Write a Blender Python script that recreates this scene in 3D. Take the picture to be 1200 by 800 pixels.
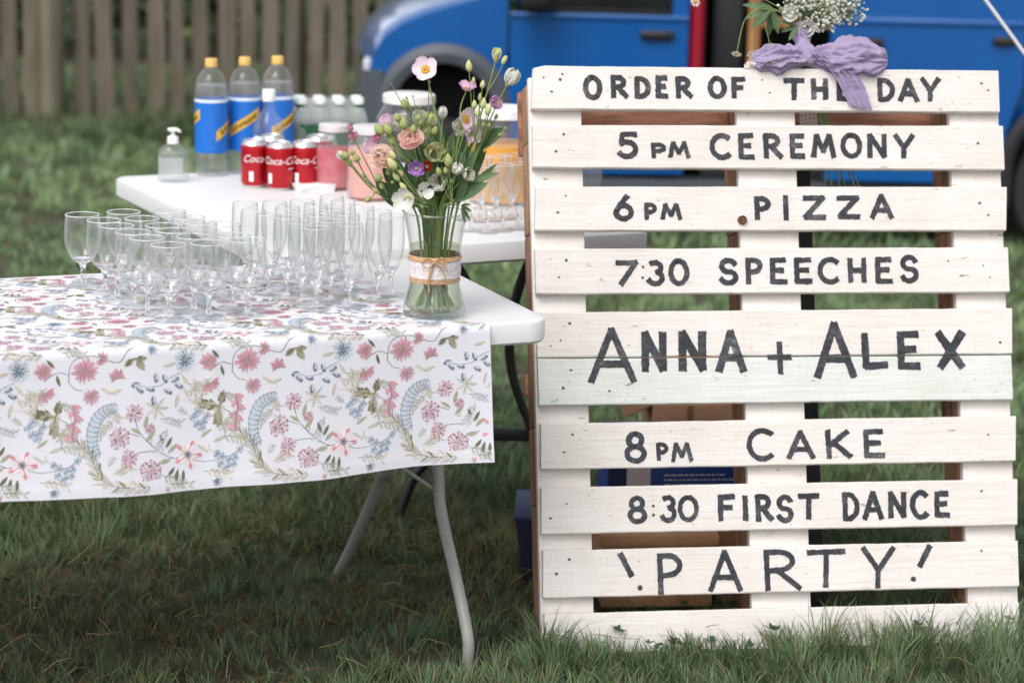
import bpy, bmesh, math, random
import numpy as np
from mathutils import Vector, Matrix, noise as mnoise

for o in list(bpy.data.objects):
    bpy.data.objects.remove(o, do_unlink=True)
SC = bpy.context.scene
COL = SC.collection
R = math.radians
PI = math.pi
rng = random.Random(7)

# ------------------------------------------------------------------ camera
CAM_H, PITCH, ROLL, FPX = 1.65, R(12.4), R(1.35), 2833.0
fw = Vector((0, math.cos(PITCH), -math.sin(PITCH)))
_up = Vector((0, math.sin(PITCH), math.cos(PITCH)))
_rt = Vector((1, 0, 0))
rt = _rt * math.cos(ROLL) + _up * math.sin(ROLL)
up = _up * math.cos(ROLL) - _rt * math.sin(ROLL)
cd = bpy.data.cameras.new('camera')
cam = bpy.data.objects.new('camera', cd)
COL.objects.link(cam)
cam.matrix_world = Matrix(((rt.x, up.x, -fw.x, 0), (rt.y, up.y, -fw.y, 0),
                           (rt.z, up.z, -fw.z, CAM_H), (0, 0, 0, 1)))
cd.sensor_width = 36.0
cd.lens = 85.0
cd.clip_start = 0.1
cd.clip_end = 1000
cd.dof.use_dof = True
cd.dof.focus_distance = 4.62
cd.dof.aperture_fstop = 3.4
SC.camera = cam

# ------------------------------------------------------------------ sky, sun, exposure
W = bpy.data.worlds.new('World')
SC.world = W
W.use_nodes = True
nt = W.node_tree
SUN_EL, SUN_AZ = R(52), R(205)      # azimuth clockwise from +Y: behind the camera, to the left
sky = nt.nodes.new('ShaderNodeTexSky')
sky.sky_type = 'NISHITA'
sky.sun_disc = False
sky.sun_elevation = SUN_EL
sky.sun_rotation = SUN_AZ
sky.dust_density = 3.0
sky.air_density = 1.0
hs = nt.nodes.new('ShaderNodeHueSaturation')
hs.inputs['Saturation'].default_value = 0.22      # thin even cloud
nt.links.new(sky.outputs[0], hs.inputs['Color'])
# broken cloud over the unseen sky, contrast added for glints in glass and van
wtc = nt.nodes.new('ShaderNodeTexCoord')
wnz = nt.nodes.new('ShaderNodeTexNoise'); wnz.inputs['Scale'].default_value = 2.6; wnz.inputs['Detail'].default_value = 7; wnz.inputs['Roughness'].default_value = 0.55
nt.links.new(wtc.outputs['Generated'], wnz.inputs['Vector'])
wmr = nt.nodes.new('ShaderNodeMapRange'); wmr.inputs['From Min'].default_value = 0.44; wmr.inputs['From Max'].default_value = 0.66
wmr.inputs['To Min'].default_value = 0.72; wmr.inputs['To Max'].default_value = 2.1
nt.links.new(wnz.outputs['Fac'], wmr.inputs[0])
wml = nt.nodes.new('ShaderNodeVectorMath'); wml.operation = 'SCALE'
nt.links.new(hs.outputs[0], wml.inputs[0]); nt.links.new(wmr.outputs[0], wml.inputs['Scale'])
nt.links.new(wml.outputs[0], nt.nodes['Background'].inputs[0])
nt.nodes['Background'].inputs[1].default_value = 0.15
sl = bpy.data.lights.new('sun', 'SUN')
sl.energy = 0.9
sl.angle = R(28)
sl.color = (1.0, 0.95, 0.89)
so = bpy.data.objects.new('sun', sl)
COL.objects.link(so)
_d = Vector((math.sin(SUN_AZ) * math.cos(SUN_EL), math.cos(SUN_AZ) * math.cos(SUN_EL), math.sin(SUN_EL)))
so.rotation_euler = _d.to_track_quat('Z', 'Y').to_euler()
so.location = _d * 30
SC.view_settings.view_transform = 'Standard'
SC.view_settings.look = 'None'
SC.view_settings.gamma = 1.0
SC.view_settings.exposure = 0.33
SC.render.engine = 'CYCLES'
SC.cycles.use_denoising = True
SC.cycles.max_bounces = 14
SC.cycles.transparent_max_bounces = 64
SC.cycles.transmission_bounces = 14
SC.cycles.glossy_bounces = 6
SC.cycles.diffuse_bounces = 4
SC.cycles.sample_clamp_indirect = 6

# ------------------------------------------------------------------ measuring helpers
CAMP = Vector((0, 0, CAM_H))
def ray(px, py):
    return fw + rt * ((px - 600) / FPX) + up * ((400 - py) / FPX)
def atz(px, py, z):
    d = ray(px, py)
    return CAMP + d * ((z - CAM_H) / d.z)
def aty(px, py, y):
    d = ray(px, py)
    return CAMP + d * (y / d.y)

def S(r, g, b):
    f = lambda c: (c / 255 / 12.92) if c <= 10 else ((c / 255 + 0.055) / 1.055) ** 2.4
    return (f(r), f(g), f(b))

# ------------------------------------------------------------------ object helpers
def link(o, parent=None):
    COL.objects.link(o)
    if parent is not None:
        o.parent = parent
    return o
def tag(o, label=None, cat=None, group=None, kind=None):
    if label: o['label'] = label
    if cat: o['category'] = cat
    if group: o['group'] = group
    if kind: o['kind'] = kind
    return o
def thing(name, label, cat, loc=(0, 0, 0), rotz=0, group=None):
    o = bpy.data.objects.new(name, None)
    o.empty_display_size = 0.05
    link(o)
    o.location = loc
    o.rotation_euler = (0, 0, rotz)
    return tag(o, label, cat, group)
def copy_tree(o, parent=None):
    c = o.copy()
    link(c)
    c.parent = parent
    for ch in list(o.children):
        copy_tree(ch, c)
    return c

class MB:
    def __init__(s):
        s.v, s.f, s.m, s.c = [], [], [], []
    def add(s, verts, faces, mi=0, col=None):
        b = len(s.v)
        s.v += [tuple(p) for p in verts]
        s.f += [tuple(b + i for i in q) for q in faces]
        s.m += [mi] * len(faces)
        if col is not None:
            s.c += [col] * len(faces)
        return s
    def box(s, x0, x1, y0, y1, z0, z1, b=0.0, mi=0, seg=2, M=None):
        bm = bmesh.new()
        bmesh.ops.create_cube(bm, size=1)
        for v in bm.verts:
            v.co = Vector(((x0 + x1) / 2 + v.co.x * (x1 - x0), (y0 + y1) / 2 + v.co.y * (y1 - y0), (z0 + z1) / 2 + v.co.z * (z1 - z0)))
        if b > 0:
            bmesh.ops.bevel(bm, geom=bm.edges[:], offset=b, segments=seg, profile=0.5, affect='EDGES')
        bm.verts.index_update()
        vs = [M @ v.co if M else v.co.copy() for v in bm.verts]
        s.add(vs, [[v.index for v in f.verts] for f in bm.faces], mi)
        bm.free()
        return s
    def tube(s, pts, r, n=8, mi=0, cap=True):
        pts = [Vector(p) for p in pts]
        k = len(pts)
        rs = r if isinstance(r, (list, tuple)) else [r] * k
        verts, faces = [], []
        prev = None
        for i, p in enumerate(pts):
            t = (pts[min(i + 1, k - 1)] - pts[max(i - 1, 0)])
            t = t.normalized() if t.length > 1e-9 else Vector((0, 0, 1))
            if prev is None:
                a = Vector((1, 0, 0)) if abs(t.x) < 0.8 else Vector((0, 1, 0))
                nrm = (a - t * a.dot(t)).normalized()
            else:
                nrm = prev - t * prev.dot(t)
                nrm = nrm.normalized() if nrm.length > 1e-6 else Vector((1, 0, 0))
            prev = nrm
            bn = t.cross(nrm)
            for j in range(n):
                a = 2 * PI * j / n
                verts.append(p + (nrm * math.cos(a) + bn * math.sin(a)) * rs[i])
        for i in range(k - 1):
            for j in range(n):
                j2 = (j + 1) % n
                faces.append((i * n + j, i * n + j2, (i + 1) * n + j2, (i + 1) * n + j))
        if cap:
            faces.append(tuple(range(n - 1, -1, -1)))
            faces.append(tuple((k - 1) * n + j for j in range(n)))
        return s.add(verts, faces, mi)
    def lathe(s, prof, n=24, c=(0, 0, 0), mi=0, sx=1, sy=1, a0=0, a1=2 * PI):
        full = abs(a1 - a0 - 2 * PI) < 1e-6
        m = n if full else n + 1
        verts, faces = [], []
        for r, z in prof:
            for j in range(m):
                a = a0 + (a1 - a0) * j / n
                verts.append((c[0] + sx * r * math.cos(a), c[1] + sy * r * math.sin(a), c[2] + z))
        for i in range(len(prof) - 1):
            for j in range(n):
                j2 = (j + 1) % m
                faces.append((i * m + j, i * m + j2, (i + 1) * m + j2, (i + 1) * m + j))
        return s.add(verts, faces, mi)
    def grid(s, fn, nu, nv, mi=0, skip=None):
        verts = [fn(i / nu, j / nv) for j in range(nv + 1) for i in range(nu + 1)]
        faces = []
        for j in range(nv):
            for i in range(nu):
                if skip and skip(i, j):
                    continue
                a = j * (nu + 1) + i
                faces.append((a, a + 1, a + nu + 2, a + nu + 1))
        return s.add(verts, faces, mi)
    def ball(s, c, r, nu=8, nv=6, mi=0, sz=1.0, M=None):
        prof = [(r * math.sin(PI * i / nv), -r * sz * math.cos(PI * i / nv)) for i in range(nv + 1)]
        prof[0] = (r * 0.02, prof[0][1]); prof[-1] = (r * 0.02, prof[-1][1])
        b = len(s.v)
        s.lathe(prof, nu, c, mi)
        if M is not None:
            for i in range(b, len(s.v)):
                s.v[i] = tuple(M @ Vector(s.v[i]))
        return s
    def prism(s, poly, y0, y1, mi=0):
        """outline in x, z swept from y0 to y1"""
        n = len(poly)
        verts = [(p[0], y0, p[1]) for p in poly] + [(p[0], y1, p[1]) for p in poly]
        faces = [tuple(range(n)), tuple(range(2 * n - 1, n - 1, -1))]
        faces += [(i + n, (i + 1) % n + n, (i + 1) % n, i) for i in range(n)]
        return s.add(verts, faces, mi)
    def mesh(s, name, mats, smooth=True, ang=40):
        me = bpy.data.meshes.new(name)
        me.from_pydata(s.v, [], s.f)
        if not isinstance(mats, (list, tuple)):
            mats = [mats]
        for m in mats:
            me.materials.append(m)
        if any(s.m):
            me.polygons.foreach_set('material_index', s.m)
        if s.c and len(s.c) == len(s.f):
            at = me.color_attributes.new('Col', 'FLOAT_COLOR', 'CORNER')
            arr = []
            for p, c in zip(s.f, s.c):
                arr += [c[0], c[1], c[2], 1.0] * len(p)
            at.data.foreach_set('color', arr)
        if smooth:
            me.polygons.foreach_set('use_smooth', [True] * len(s.f))
            if ang < 180:
                me.set_sharp_from_angle(angle=R(ang))
        me.update()
        return me
    def build(s, name, mats, parent=None, smooth=True, ang=40, loc=None):
        o = bpy.data.objects.new(name, s.mesh(name, mats, smooth, ang))
        link(o, parent)
        if loc is not None:
            o.location = loc
        return o

# ------------------------------------------------------------------ materials
MATS = {}
def mat(name, col, rough=0.6, col2=None, vscale=12, var=0.0, stretch=(1, 1, 1), bump=0, bscale=40, metal=0,
        spec=0.5, sheen=0, coat=0, sss=0, coord='Object', thr=None, trans=0, objrand=0.0, detail=4, bdist=0.004):
    if name in MATS:
        return MATS[name]
    m = bpy.data.materials.new(name)
    m.use_nodes = True
    N, L = m.node_tree.nodes, m.node_tree.links
    b = N['Principled BSDF']
    b.inputs['Base Color'].default_value = (*col, 1)
    b.inputs['Roughness'].default_value = rough
    b.inputs['Metallic'].default_value = metal
    b.inputs['Specular IOR Level'].default_value = spec
    b.inputs['Coat Weight'].default_value = coat
    b.inputs['Coat Roughness'].default_value = 0.08
    if sheen:
        b.inputs['Sheen Weight'].default_value = sheen
    if sss:
        b.inputs['Subsurface Weight'].default_value = sss
        b.inputs['Subsurface Radius'].default_value = (0.01, 0.008, 0.006)
        b.inputs['Subsurface Scale'].default_value = 0.3
    vec = None
    if col2 is not None or var or bump:
        tc = N.new('ShaderNodeTexCoord')
        mp = N.new('ShaderNodeMapping')
        mp.inputs['Scale'].default_value = stretch
        L.new(tc.outputs[coord], mp.inputs[0])
        vec = mp.outputs[0]
        if objrand:
            oi = N.new('ShaderNodeObjectInfo')
            ad = N.new('ShaderNodeVectorMath'); ad.operation = 'ADD'
            ml = N.new('ShaderNodeMath'); ml.operation = 'MULTIPLY'; ml.inputs[1].default_value = 37.0
            L.new(oi.outputs['Random'], ml.inputs[0])
            L.new(vec, ad.inputs[0]); L.new(ml.outputs[0], ad.inputs[1])
            vec = ad.outputs[0]
    if col2 is not None or var:
        nz = N.new('ShaderNodeTexNoise')
        nz.inputs['Scale'].default_value = vscale
        nz.inputs['Detail'].default_value = detail
        nz.inputs['Roughness'].default_value = 0.6
        L.new(vec, nz.inputs['Vector'])
        cr = N.new('ShaderNodeValToRGB')
        lo, hi = thr or (0.35, 0.65)
        cr.color_ramp.elements[0].position = lo
        cr.color_ramp.elements[1].position = hi
        c2 = col2 if col2 is not None else tuple(c * (1 - var) for c in col)
        c1 = col if col2 is not None else tuple(min(1, c * (1 + var)) for c in col)
        cr.color_ramp.elements[0].color = (*c1, 1)
        cr.color_ramp.elements[1].color = (*c2, 1)
        L.new(nz.outputs['Fac'], cr.inputs[0])
        out = cr.outputs[0]
        if objrand:
            hv = N.new('ShaderNodeHueSaturation')
            mr = N.new('ShaderNodeMapRange')
            mr.inputs['To Min'].default_value = 1 - objrand
            mr.inputs['To Max'].default_value = 1 + objrand
            L.new(oi.outputs['Random'], mr.inputs[0])
            L.new(mr.outputs[0], hv.inputs['Value'])
            L.new(out, hv.inputs['Color'])
            out = hv.outputs[0]
        L.new(out, b.inputs['Base Color'])
    if bump:
        nb = N.new('ShaderNodeTexNoise')
        nb.inputs['Scale'].default_value = bscale
        nb.inputs['Detail'].default_value = 5
        L.new(vec, nb.inputs['Vector'])
        bp = N.new('ShaderNodeBump')
        bp.inputs['Strength'].default_value = bump
        bp.inputs['Distance'].default_value = bdist
        L.new(nb.outputs['Fac'], bp.inputs['Height'])
        L.new(bp.outputs[0], b.inputs['Normal'])
    if trans:   # leaf / petal: light passing through thin tissue
        tr = N.new('ShaderNodeBsdfTranslucent')
        mx = N.new('ShaderNodeMixShader')
        mx.inputs[0].default_value = trans
        if b.inputs['Base Color'].is_linked:
            L.new(b.inputs['Base Color'].links[0].from_socket, tr.inputs[0])
        else:
            tr.inputs[0].default_value = (*col, 1)
        L.new(b.outputs[0], mx.inputs[1]); L.new(tr.outputs[0], mx.inputs[2])
        L.new(mx.outputs[0], N['Material Output'].inputs[0])
    MATS[name] = m
    return m

def attr_mat(name, rough=0.7, trans=0.0, spec=0.3, mul=1.0, bump=0):
    m = bpy.data.materials.new(name)
    m.use_nodes = True
    N, L = m.node_tree.nodes, m.node_tree.links
    b = N['Principled BSDF']
    b.inputs['Roughness'].default_value = rough
    b.inputs['Specular IOR Level'].default_value = spec
    a = N.new('ShaderNodeAttribute'); a.attribute_name = 'Col'
    L.new(a.outputs['Color'], b.inputs['Base Color'])
    if trans:
        tr = N.new('ShaderNodeBsdfTranslucent')
        L.new(a.outputs['Color'], tr.inputs[0])
        mx = N.new('ShaderNodeMixShader'); mx.inputs[0].default_value = trans
        L.new(b.outputs[0], mx.inputs[1]); L.new(tr.outputs[0], mx.inputs[2])
        L.new(mx.outputs[0], N['Material Output'].inputs[0])
    MATS[name] = m
    return m

def thin_glass(name, tint=(0.97, 0.98, 0.97), edge=(0.72, 0.76, 0.75), ior=1.5, rough=0.0, bump=0, haze=0.0, hcol=(0.9, 0.92, 0.93), hedge=None):
    """thin transparent wall: Fresnel reflection over clear transmission, more absorption where the wall is seen edge on"""
    m = bpy.data.materials.new(name)
    m.use_nodes = True
    N, L = m.node_tree.nodes, m.node_tree.links
    N.remove(N['Principled BSDF'])
    geo = N.new('ShaderNodeNewGeometry')
    mr = N.new('ShaderNodeMapRange')
    mr.inputs['To Min'].default_value = ior; mr.inputs['To Max'].default_value = 1 / ior
    L.new(geo.outputs['Backfacing'], mr.inputs[0])
    fr = N.new('ShaderNodeFresnel'); L.new(mr.outputs[0], fr.inputs[0])
    lw = N.new('ShaderNodeLayerWeight'); lw.inputs[0].default_value = 0.5
    pw = N.new('ShaderNodeMath'); pw.operation = 'POWER'; pw.inputs[1].default_value = 3.0
    L.new(lw.outputs['Facing'], pw.inputs[0])
    mc = N.new('ShaderNodeMix'); mc.data_type = 'RGBA'
    mc.inputs[6].default_value = (*tint, 1); mc.inputs[7].default_value = (*edge, 1)
    L.new(pw.outputs[0], mc.inputs[0])
    tr = N.new('ShaderNodeBsdfTransparent'); L.new(mc.outputs[2], tr.inputs[0])
    gl = N.new('ShaderNodeBsdfGlossy'); gl.inputs['Roughness'].default_value = rough
    if bump:
        nb = N.new('ShaderNodeTexNoise'); nb.inputs['Scale'].default_value = 60
        bp = N.new('ShaderNodeBump'); bp.inputs['Strength'].default_value = bump
        L.new(nb.outputs['Fac'], bp.inputs['Height'])
        L.new(bp.outputs[0], gl.inputs['Normal']); L.new(bp.outputs[0], fr.inputs['Normal'])
    mx = N.new('ShaderNodeMixShader')
    L.new(fr.outputs[0], mx.inputs[0]); L.new(gl.outputs[0], mx.inputs[2])
    src = tr.outputs[0]
    if haze:        # white scatter: paints sky brightness on glasses and bottles, clouds film and label
        df = N.new('ShaderNodeBsdfDiffuse'); df.inputs[0].default_value = (*hcol, 1)
        tl_ = N.new('ShaderNodeBsdfTranslucent'); tl_.inputs[0].default_value = (*hcol, 1)
        m1 = N.new('ShaderNodeMixShader'); L.new(df.outputs[0], m1.inputs[1]); L.new(tl_.outputs[0], m1.inputs[2])
        m2 = N.new('ShaderNodeMixShader')
        hz = N.new('ShaderNodeMapRange'); hz.inputs['To Min'].default_value = haze; hz.inputs['To Max'].default_value = (hedge if hedge is not None else min(0.9, haze * 4))
        L.new(pw.outputs[0], hz.inputs[0]); L.new(hz.outputs[0], m2.inputs[0])
        L.new(src, m2.inputs[1]); L.new(m1.outputs[0], m2.inputs[2])
        src = m2.outputs[0]
    L.new(src, mx.inputs[1])
    L.new(mx.outputs[0], N['Material Output'].inputs[0])
    MATS[name] = m
    return m
def solid_glass(name, col=(1, 1, 1), ior=1.5, rough=0.0):
    m = bpy.data.materials.new(name)
    m.use_nodes = True
    b = m.node_tree.nodes['Principled BSDF']
    b.inputs['Base Color'].default_value = (*col, 1)
    b.inputs['Transmission Weight'].default_value = 1.0
    b.inputs['Roughness'].default_value = rough
    b.inputs['IOR'].default_value = ior
    MATS[name] = m
    return m
ORD = ['first', 'second', 'third', 'fourth', 'fifth', 'sixth', 'seventh', 'eighth', 'ninth', 'tenth']
# ------------------------------------------------------------------ ground and grass
def soil_mat():
    m = mat('soil', S(74, 80, 54), 0.95, col2=S(60, 50, 36), vscale=3.5, bump=0.6, bscale=30)
    return m
g = MB()
g.add([(-200, -60, 0), (200, -60, 0), (200, 300, 0), (-200, 300, 0)], [(0, 1, 2, 3)])
ground = g.build('ground', soil_mat(), smooth=False)
tag(ground, 'dark earth under the grass of the field', 'ground', kind='structure')

def nz2(x, y, s, off=0.0):
    """cheap smooth value noise, vectorised"""
    x = x * s + off; y = y * s + off * 1.7
    xi = np.floor(x); yi = np.floor(y)
    fx = x - xi; fy = y - yi
    fx = fx * fx * (3 - 2 * fx); fy = fy * fy * (3 - 2 * fy)
    h = lambda a, b: np.modf(np.abs(np.sin(a * 127.1 + b * 311.7) * 43758.5453))[0]
    return (h(xi, yi) * (1 - fx) + h(xi + 1, yi) * fx) * (1 - fy) + (h(xi, yi + 1) * (1 - fx) + h(xi + 1, yi + 1) * fx) * fy

GRASS = attr_mat('grass_blades', rough=0.55, trans=0.3, spec=0.25)
def grass(name, y0, y1, dens, hmin, hmax, w, label, seed, colmul=1.0, xr=None, hfun=None, straw=0.05, lie=0.0, straw_fun=None, bendmul=1.0, extra=None, per=26, spread=0.014):
    r = np.random.default_rng(seed)
    xw = xr or (lambda y: (-(0.225 * y + 0.45), 0.225 * y + 0.45))
    nt_ = int(dens * (y1 - y0) * (xw(y1)[1] - xw(y1)[0]))
    ty = r.uniform(y0, y1, nt_); tx = r.uniform(xw(y1)[0], xw(y1)[1], nt_)
    lo = xw(ty)
    keep = (tx > lo[0]) & (tx < lo[1])
    tx, ty = tx[keep], ty[keep]
    th = 0.35 + 0.9 * (nz2(tx, ty, 2.3, 5.0) * 0.5 + nz2(tx, ty, 7.0, 1.0) * 0.5) * r.uniform(0.5, 1.35, len(tx))
    if extra is not None:
        ex = np.array(extra)
        tx = np.concatenate([tx, ex[:, 0]]); ty = np.concatenate([ty, ex[:, 1]]); th = np.concatenate([th, ex[:, 2]])
    per_n = np.maximum(3, r.poisson(per, len(tx)))
    idx = np.repeat(np.arange(len(tx)), per_n)
    n = len(idx)
    rad = np.abs(r.normal(size=n)) * spread
    az = r.uniform(0, 2 * np.pi, n)
    x = tx[idx] + rad * np.cos(az); y = ty[idx] + rad * np.sin(az)
    h = (hmin + (hmax - hmin) * np.clip(th[idx] - 0.25, 0, 1.3)) * (0.4 + 0.75 * r.uniform(0, 1, n) ** 0.9)
    if hfun is not None:
        h = h * hfun(x, y)
    lean_t = nz2(tx, ty, 4.0, 77.) * 4 * np.pi + r.normal(size=len(tx)) * 0.8       # each tuft also lies over to one side
    ax_ = np.cos(az + r.normal(size=n) * 0.5) * (0.4 + rad / spread) + 0.9 * np.cos(lean_t[idx])
    ay_ = np.sin(az + r.normal(size=n) * 0.5) * (0.4 + rad / spread) + 0.9 * np.sin(lean_t[idx])
    az = np.arctan2(ay_, ax_)
    bend = (0.10 + 0.55 * rad / spread + r.uniform(0, 0.6, n)) * bendmul
    bend = np.clip(bend, 0.02, 1.5)
    flat = r.uniform(0, 1, n) < lie
    bend = np.where(flat, r.uniform(1.2, 1.5, n), bend)
    tcol = r.uniform(0.72, 1.3, len(tx))[idx]
    ww = w * r.uniform(0.6, 1.3, n)
    side = np.stack([-np.sin(az), np.cos(az)], 1)
    tw = r.uniform(-0.9, 0.9, n)
    sd = np.stack([np.cos(az + np.pi / 2 + tw), np.sin(az + np.pi / 2 + tw)], 1)
    ts = [0.0, 0.36, 0.7, 1.0]
    V = np.zeros((n, 7, 3))
    px_, pz_ = np.zeros(n), np.zeros(n)
    pt = 0
    pos = []
    for k, t in enumerate(ts):
        if k:
            dt = t - pt
            ang = 0.12 + bend * (t + pt) / 2
            px_ = px_ + np.sin(ang) * h * dt
            pz_ = pz_ + np.cos(ang) * h * dt
            pz_ = np.maximum(pz_, 0.004)
        pos.append((px_.copy(), pz_.copy()))
        pt = t
    for k in range(4):
        cx = x + np.cos(az) * pos[k][0]; cy = y + np.sin(az) * pos[k][0]; cz = pos[k][1] - (0.004 if k == 0 else 0)
        if k < 3:
            hw = ww * [0.8, 1.0, 0.66][k] / 2
            V[:, 2 * k] = np.stack([cx - sd[:, 0] * hw, cy - sd[:, 1] * hw, cz], 1)
            V[:, 2 * k + 1] = np.stack([cx + sd[:, 0] * hw, cy + sd[:, 1] * hw, cz], 1)
        else:
            V[:, 6] = np.stack([cx, cy, cz], 1)
    base = (np.arange(n) * 7)[:, None]
    tri = np.array([[0, 1, 3], [0, 3, 2], [2, 3, 5], [2, 5, 4], [4, 5, 6]])
    F = (base[:, None, :] + tri[None]).reshape(-1, 3)
    me = bpy.data.meshes.new(name)
    me.vertices.add(n * 7)
    me.vertices.foreach_set('co', V.reshape(-1))
    me.loops.add(len(F) * 3)
    me.loops.foreach_set('vertex_index', F.reshape(-1).astype(np.int32))
    me.polygons.add(len(F))
    me.polygons.foreach_set('loop_start', np.arange(0, len(F) * 3, 3, dtype=np.int32))
    me.polygons.foreach_set('loop_total', np.full(len(F), 3, np.int32))
    me.update()
    green1, green2, green3 = np.array(S(86, 107, 80)), np.array(S(113, 128, 90)), np.array(S(72, 98, 82))
    dry, brown = np.array(S(158, 140, 98)), np.array(S(110, 84, 56))
    t = np.clip(nz2(x, y, 3.0, 40.) * 0.7 + r.uniform(0, 0.5, n), 0, 1)[:, None]
    c = green1 * (1 - t) + green2 * t
    q = r.uniform(0, 1, n)[:, None]
    c = np.where(q < 0.3, green3 * 0.5 + c * 0.5, c)
    c = c * (r.uniform(0.7, 1.25, n) * tcol)[:, None] * colmul * 1.18
    sp = straw if straw_fun is None else straw_fun(x, y)
    dm = r.uniform(0, 1, n) < sp
    c[dm] = (dry * 0.75 + brown * 0.25) * r.uniform(0.45, 1.0, dm.sum())[:, None]
    C = np.ones((n, 7, 4), np.float32)
    C[:, :, :3] = c[:, None, :]
    yel = np.array([1.25, 1.1, 0.8])
    tip = r.uniform(0, 1, n) < 0.25
    C[tip, 6, :3] = np.clip(C[tip, 6, :3] * yel, 0, 1)
    a = me.color_attributes.new('Col', 'FLOAT_COLOR', 'POINT')
    a.data.foreach_set('color', C.reshape(-1))
    me.materials.append(GRASS)
    me.polygons.foreach_set('use_smooth', np.ones(len(F), bool))
    o = bpy.data.objects.new(name, me)
    link(o)
    return tag(o, label, 'grass', kind='stuff')

# trodden, shorter and drier under the table; longer against the foot of the sign
def h_near(x, y):
    lx = (x - 0.05) * 0.92 + (y - 4.365) * 0.39
    ly = -(x - 0.05) * 0.39 + (y - 4.365) * 0.92
    under = np.clip(1 - np.abs(ly - 0.62) / 0.75, 0, 1) * (lx < 0.3)
    d = np.abs(y - (4.55 + 0.15 * x))
    foot = np.clip(1 - d / 0.16, 0, 1) * (x > 0.02) * (x < 1.2)
    front = np.clip((4.5 - y) / 0.3, 0, 1)
    boxes = (x > 0.13) * (x < 0.72) * (y > 4.80) * (y < 5.7)
    return (0.95 - 0.45 * under + 0.1 * foot + 0.2 * front * (1 - under)) * (1 - 0.7 * boxes)
def s_near(x, y):
    lx = (x - 0.05) * 0.92 + (y - 4.365) * 0.39
    ly = -(x - 0.05) * 0.39 + (y - 4.365) * 0.92
    under = np.clip(1 - np.abs(ly - 0.75) / 0.75, 0, 1) * (lx < 0.4)
    return 0.06 + 0.42 * under * (nz2(x, y, 4.0, 8.) > 0.42)
grass('near_grass', 3.95, 5.75, 620, 0.035, 0.115, 0.0024, 'rough uneven grass in the foreground around the table legs and sign', 3, hfun=h_near, lie=0.10, straw_fun=s_near)
tufts = []
for px, py, k in ((646, 772, 1.2), (664, 786, 1.0), (700, 790, .9), (640, 796, 1.1), (930, 788, .9), (965, 776, 1.2), (1000, 784, 1.1), (860, 792, .8), (1080, 776, 1.2), (1185, 768, 1.25), (1165, 786, 1.1), (770, 798, .7), (1040, 782, .9), (905, 782, .8), (1130, 780, .9)):
    p = atz(px, py, 0)
    for q in range(3): tufts.append((p.x + rng.uniform(-.03, .03), p.y + rng.uniform(-.03, .03), k * rng.uniform(.8, 1.1)))
grass('grass_tufts', 4.0, 4.01, 1, 0.05, 0.135, 0.0026, 'long arching tufts of grass breaking over the bottom board of the sign', 14, extra=tufts, lie=0.05, straw=0.05, bendmul=1.1, colmul=1.1, per=40, spread=0.018)
grass('trailing_grass', 3.95, 5.7, 110, 0.05, 0.13, 0.0018, 'long thin blades trailing over the shorter grass', 15, lie=0.8, straw=0.25, bendmul=1.5, colmul=1.05, per=9, spread=0.05)
grass('field_grass', 5.75, 8.4, 300, 0.035, 0.085, 0.0042, 'green meadow grass between the tables and the van', 4, lie=0.05, colmul=1.6, straw=0.06, per=20, spread=0.02)
grass('far_grass', 8.4, 12.35, 130, 0.04, 0.095, 0.008, 'soft green grass running back towards the fence', 5, colmul=1.65, straw=0.05, per=16, spread=0.03)
grass('tall_grass', 11.7, 12.5, 150, 0.07, 0.18, 0.008, 'taller darker grass along the foot of the paling fence', 6, colmul=0.85, xr=lambda y: (-4.2, 3.0), per=16, spread=0.03)
grass('verge_grass', 12.6, 15.0, 90, 0.06, 0.17, 0.010, 'grass beyond the paling fence', 8, colmul=1.3, xr=lambda y: (-4.6, 3.0), per=14, spread=0.03)

# loose straw and dead stalks lying in the grass
r = random.Random(21)
mb = MB()
for i in range(650):
    while True:
        x, y = r.uniform(-1.3, 1.1), r.uniform(4.05, 5.5)
        if r.random() < float(s_near(np.array([x]), np.array([y]))[0]) * 2 + 0.1:
            break
    L_ = r.uniform(0.02, 0.085); a = r.uniform(0, 2 * PI); tilt = r.uniform(-0.1, 0.45)
    p0 = Vector((x, y, r.uniform(0.015, 0.045)))
    d = Vector((math.cos(a) * math.cos(tilt), math.sin(a) * math.cos(tilt), math.sin(tilt)))
    p1 = p0 + d * L_ * 0.5 + Vector((0, 0, r.uniform(-0.004, 0.012)))
    p2 = p0 + d * L_ + Vector((r.uniform(-0.01, 0.01), r.uniform(-0.01, 0.01), 0))
    p2.z = max(p2.z, 0.01)
    b = len(mb.f)
    mb.tube([p0, p1, p2], [0.0008, 0.0008, 0.0004], 3, cap=False)
    k = r.uniform(0.4, 1.0)
    c = [S(176, 160, 118), S(138, 108, 74), S(160, 146, 96), S(120, 84, 62)][r.randrange(4)]
    mb.c += [tuple(q * k for q in c)] * (len(mb.f) - b)
tag(mb.build('straw', attr_mat('straw', 0.7)), 'dry straw and dead stalks scattered in the grass under the table', 'straw', kind='stuff')

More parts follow.
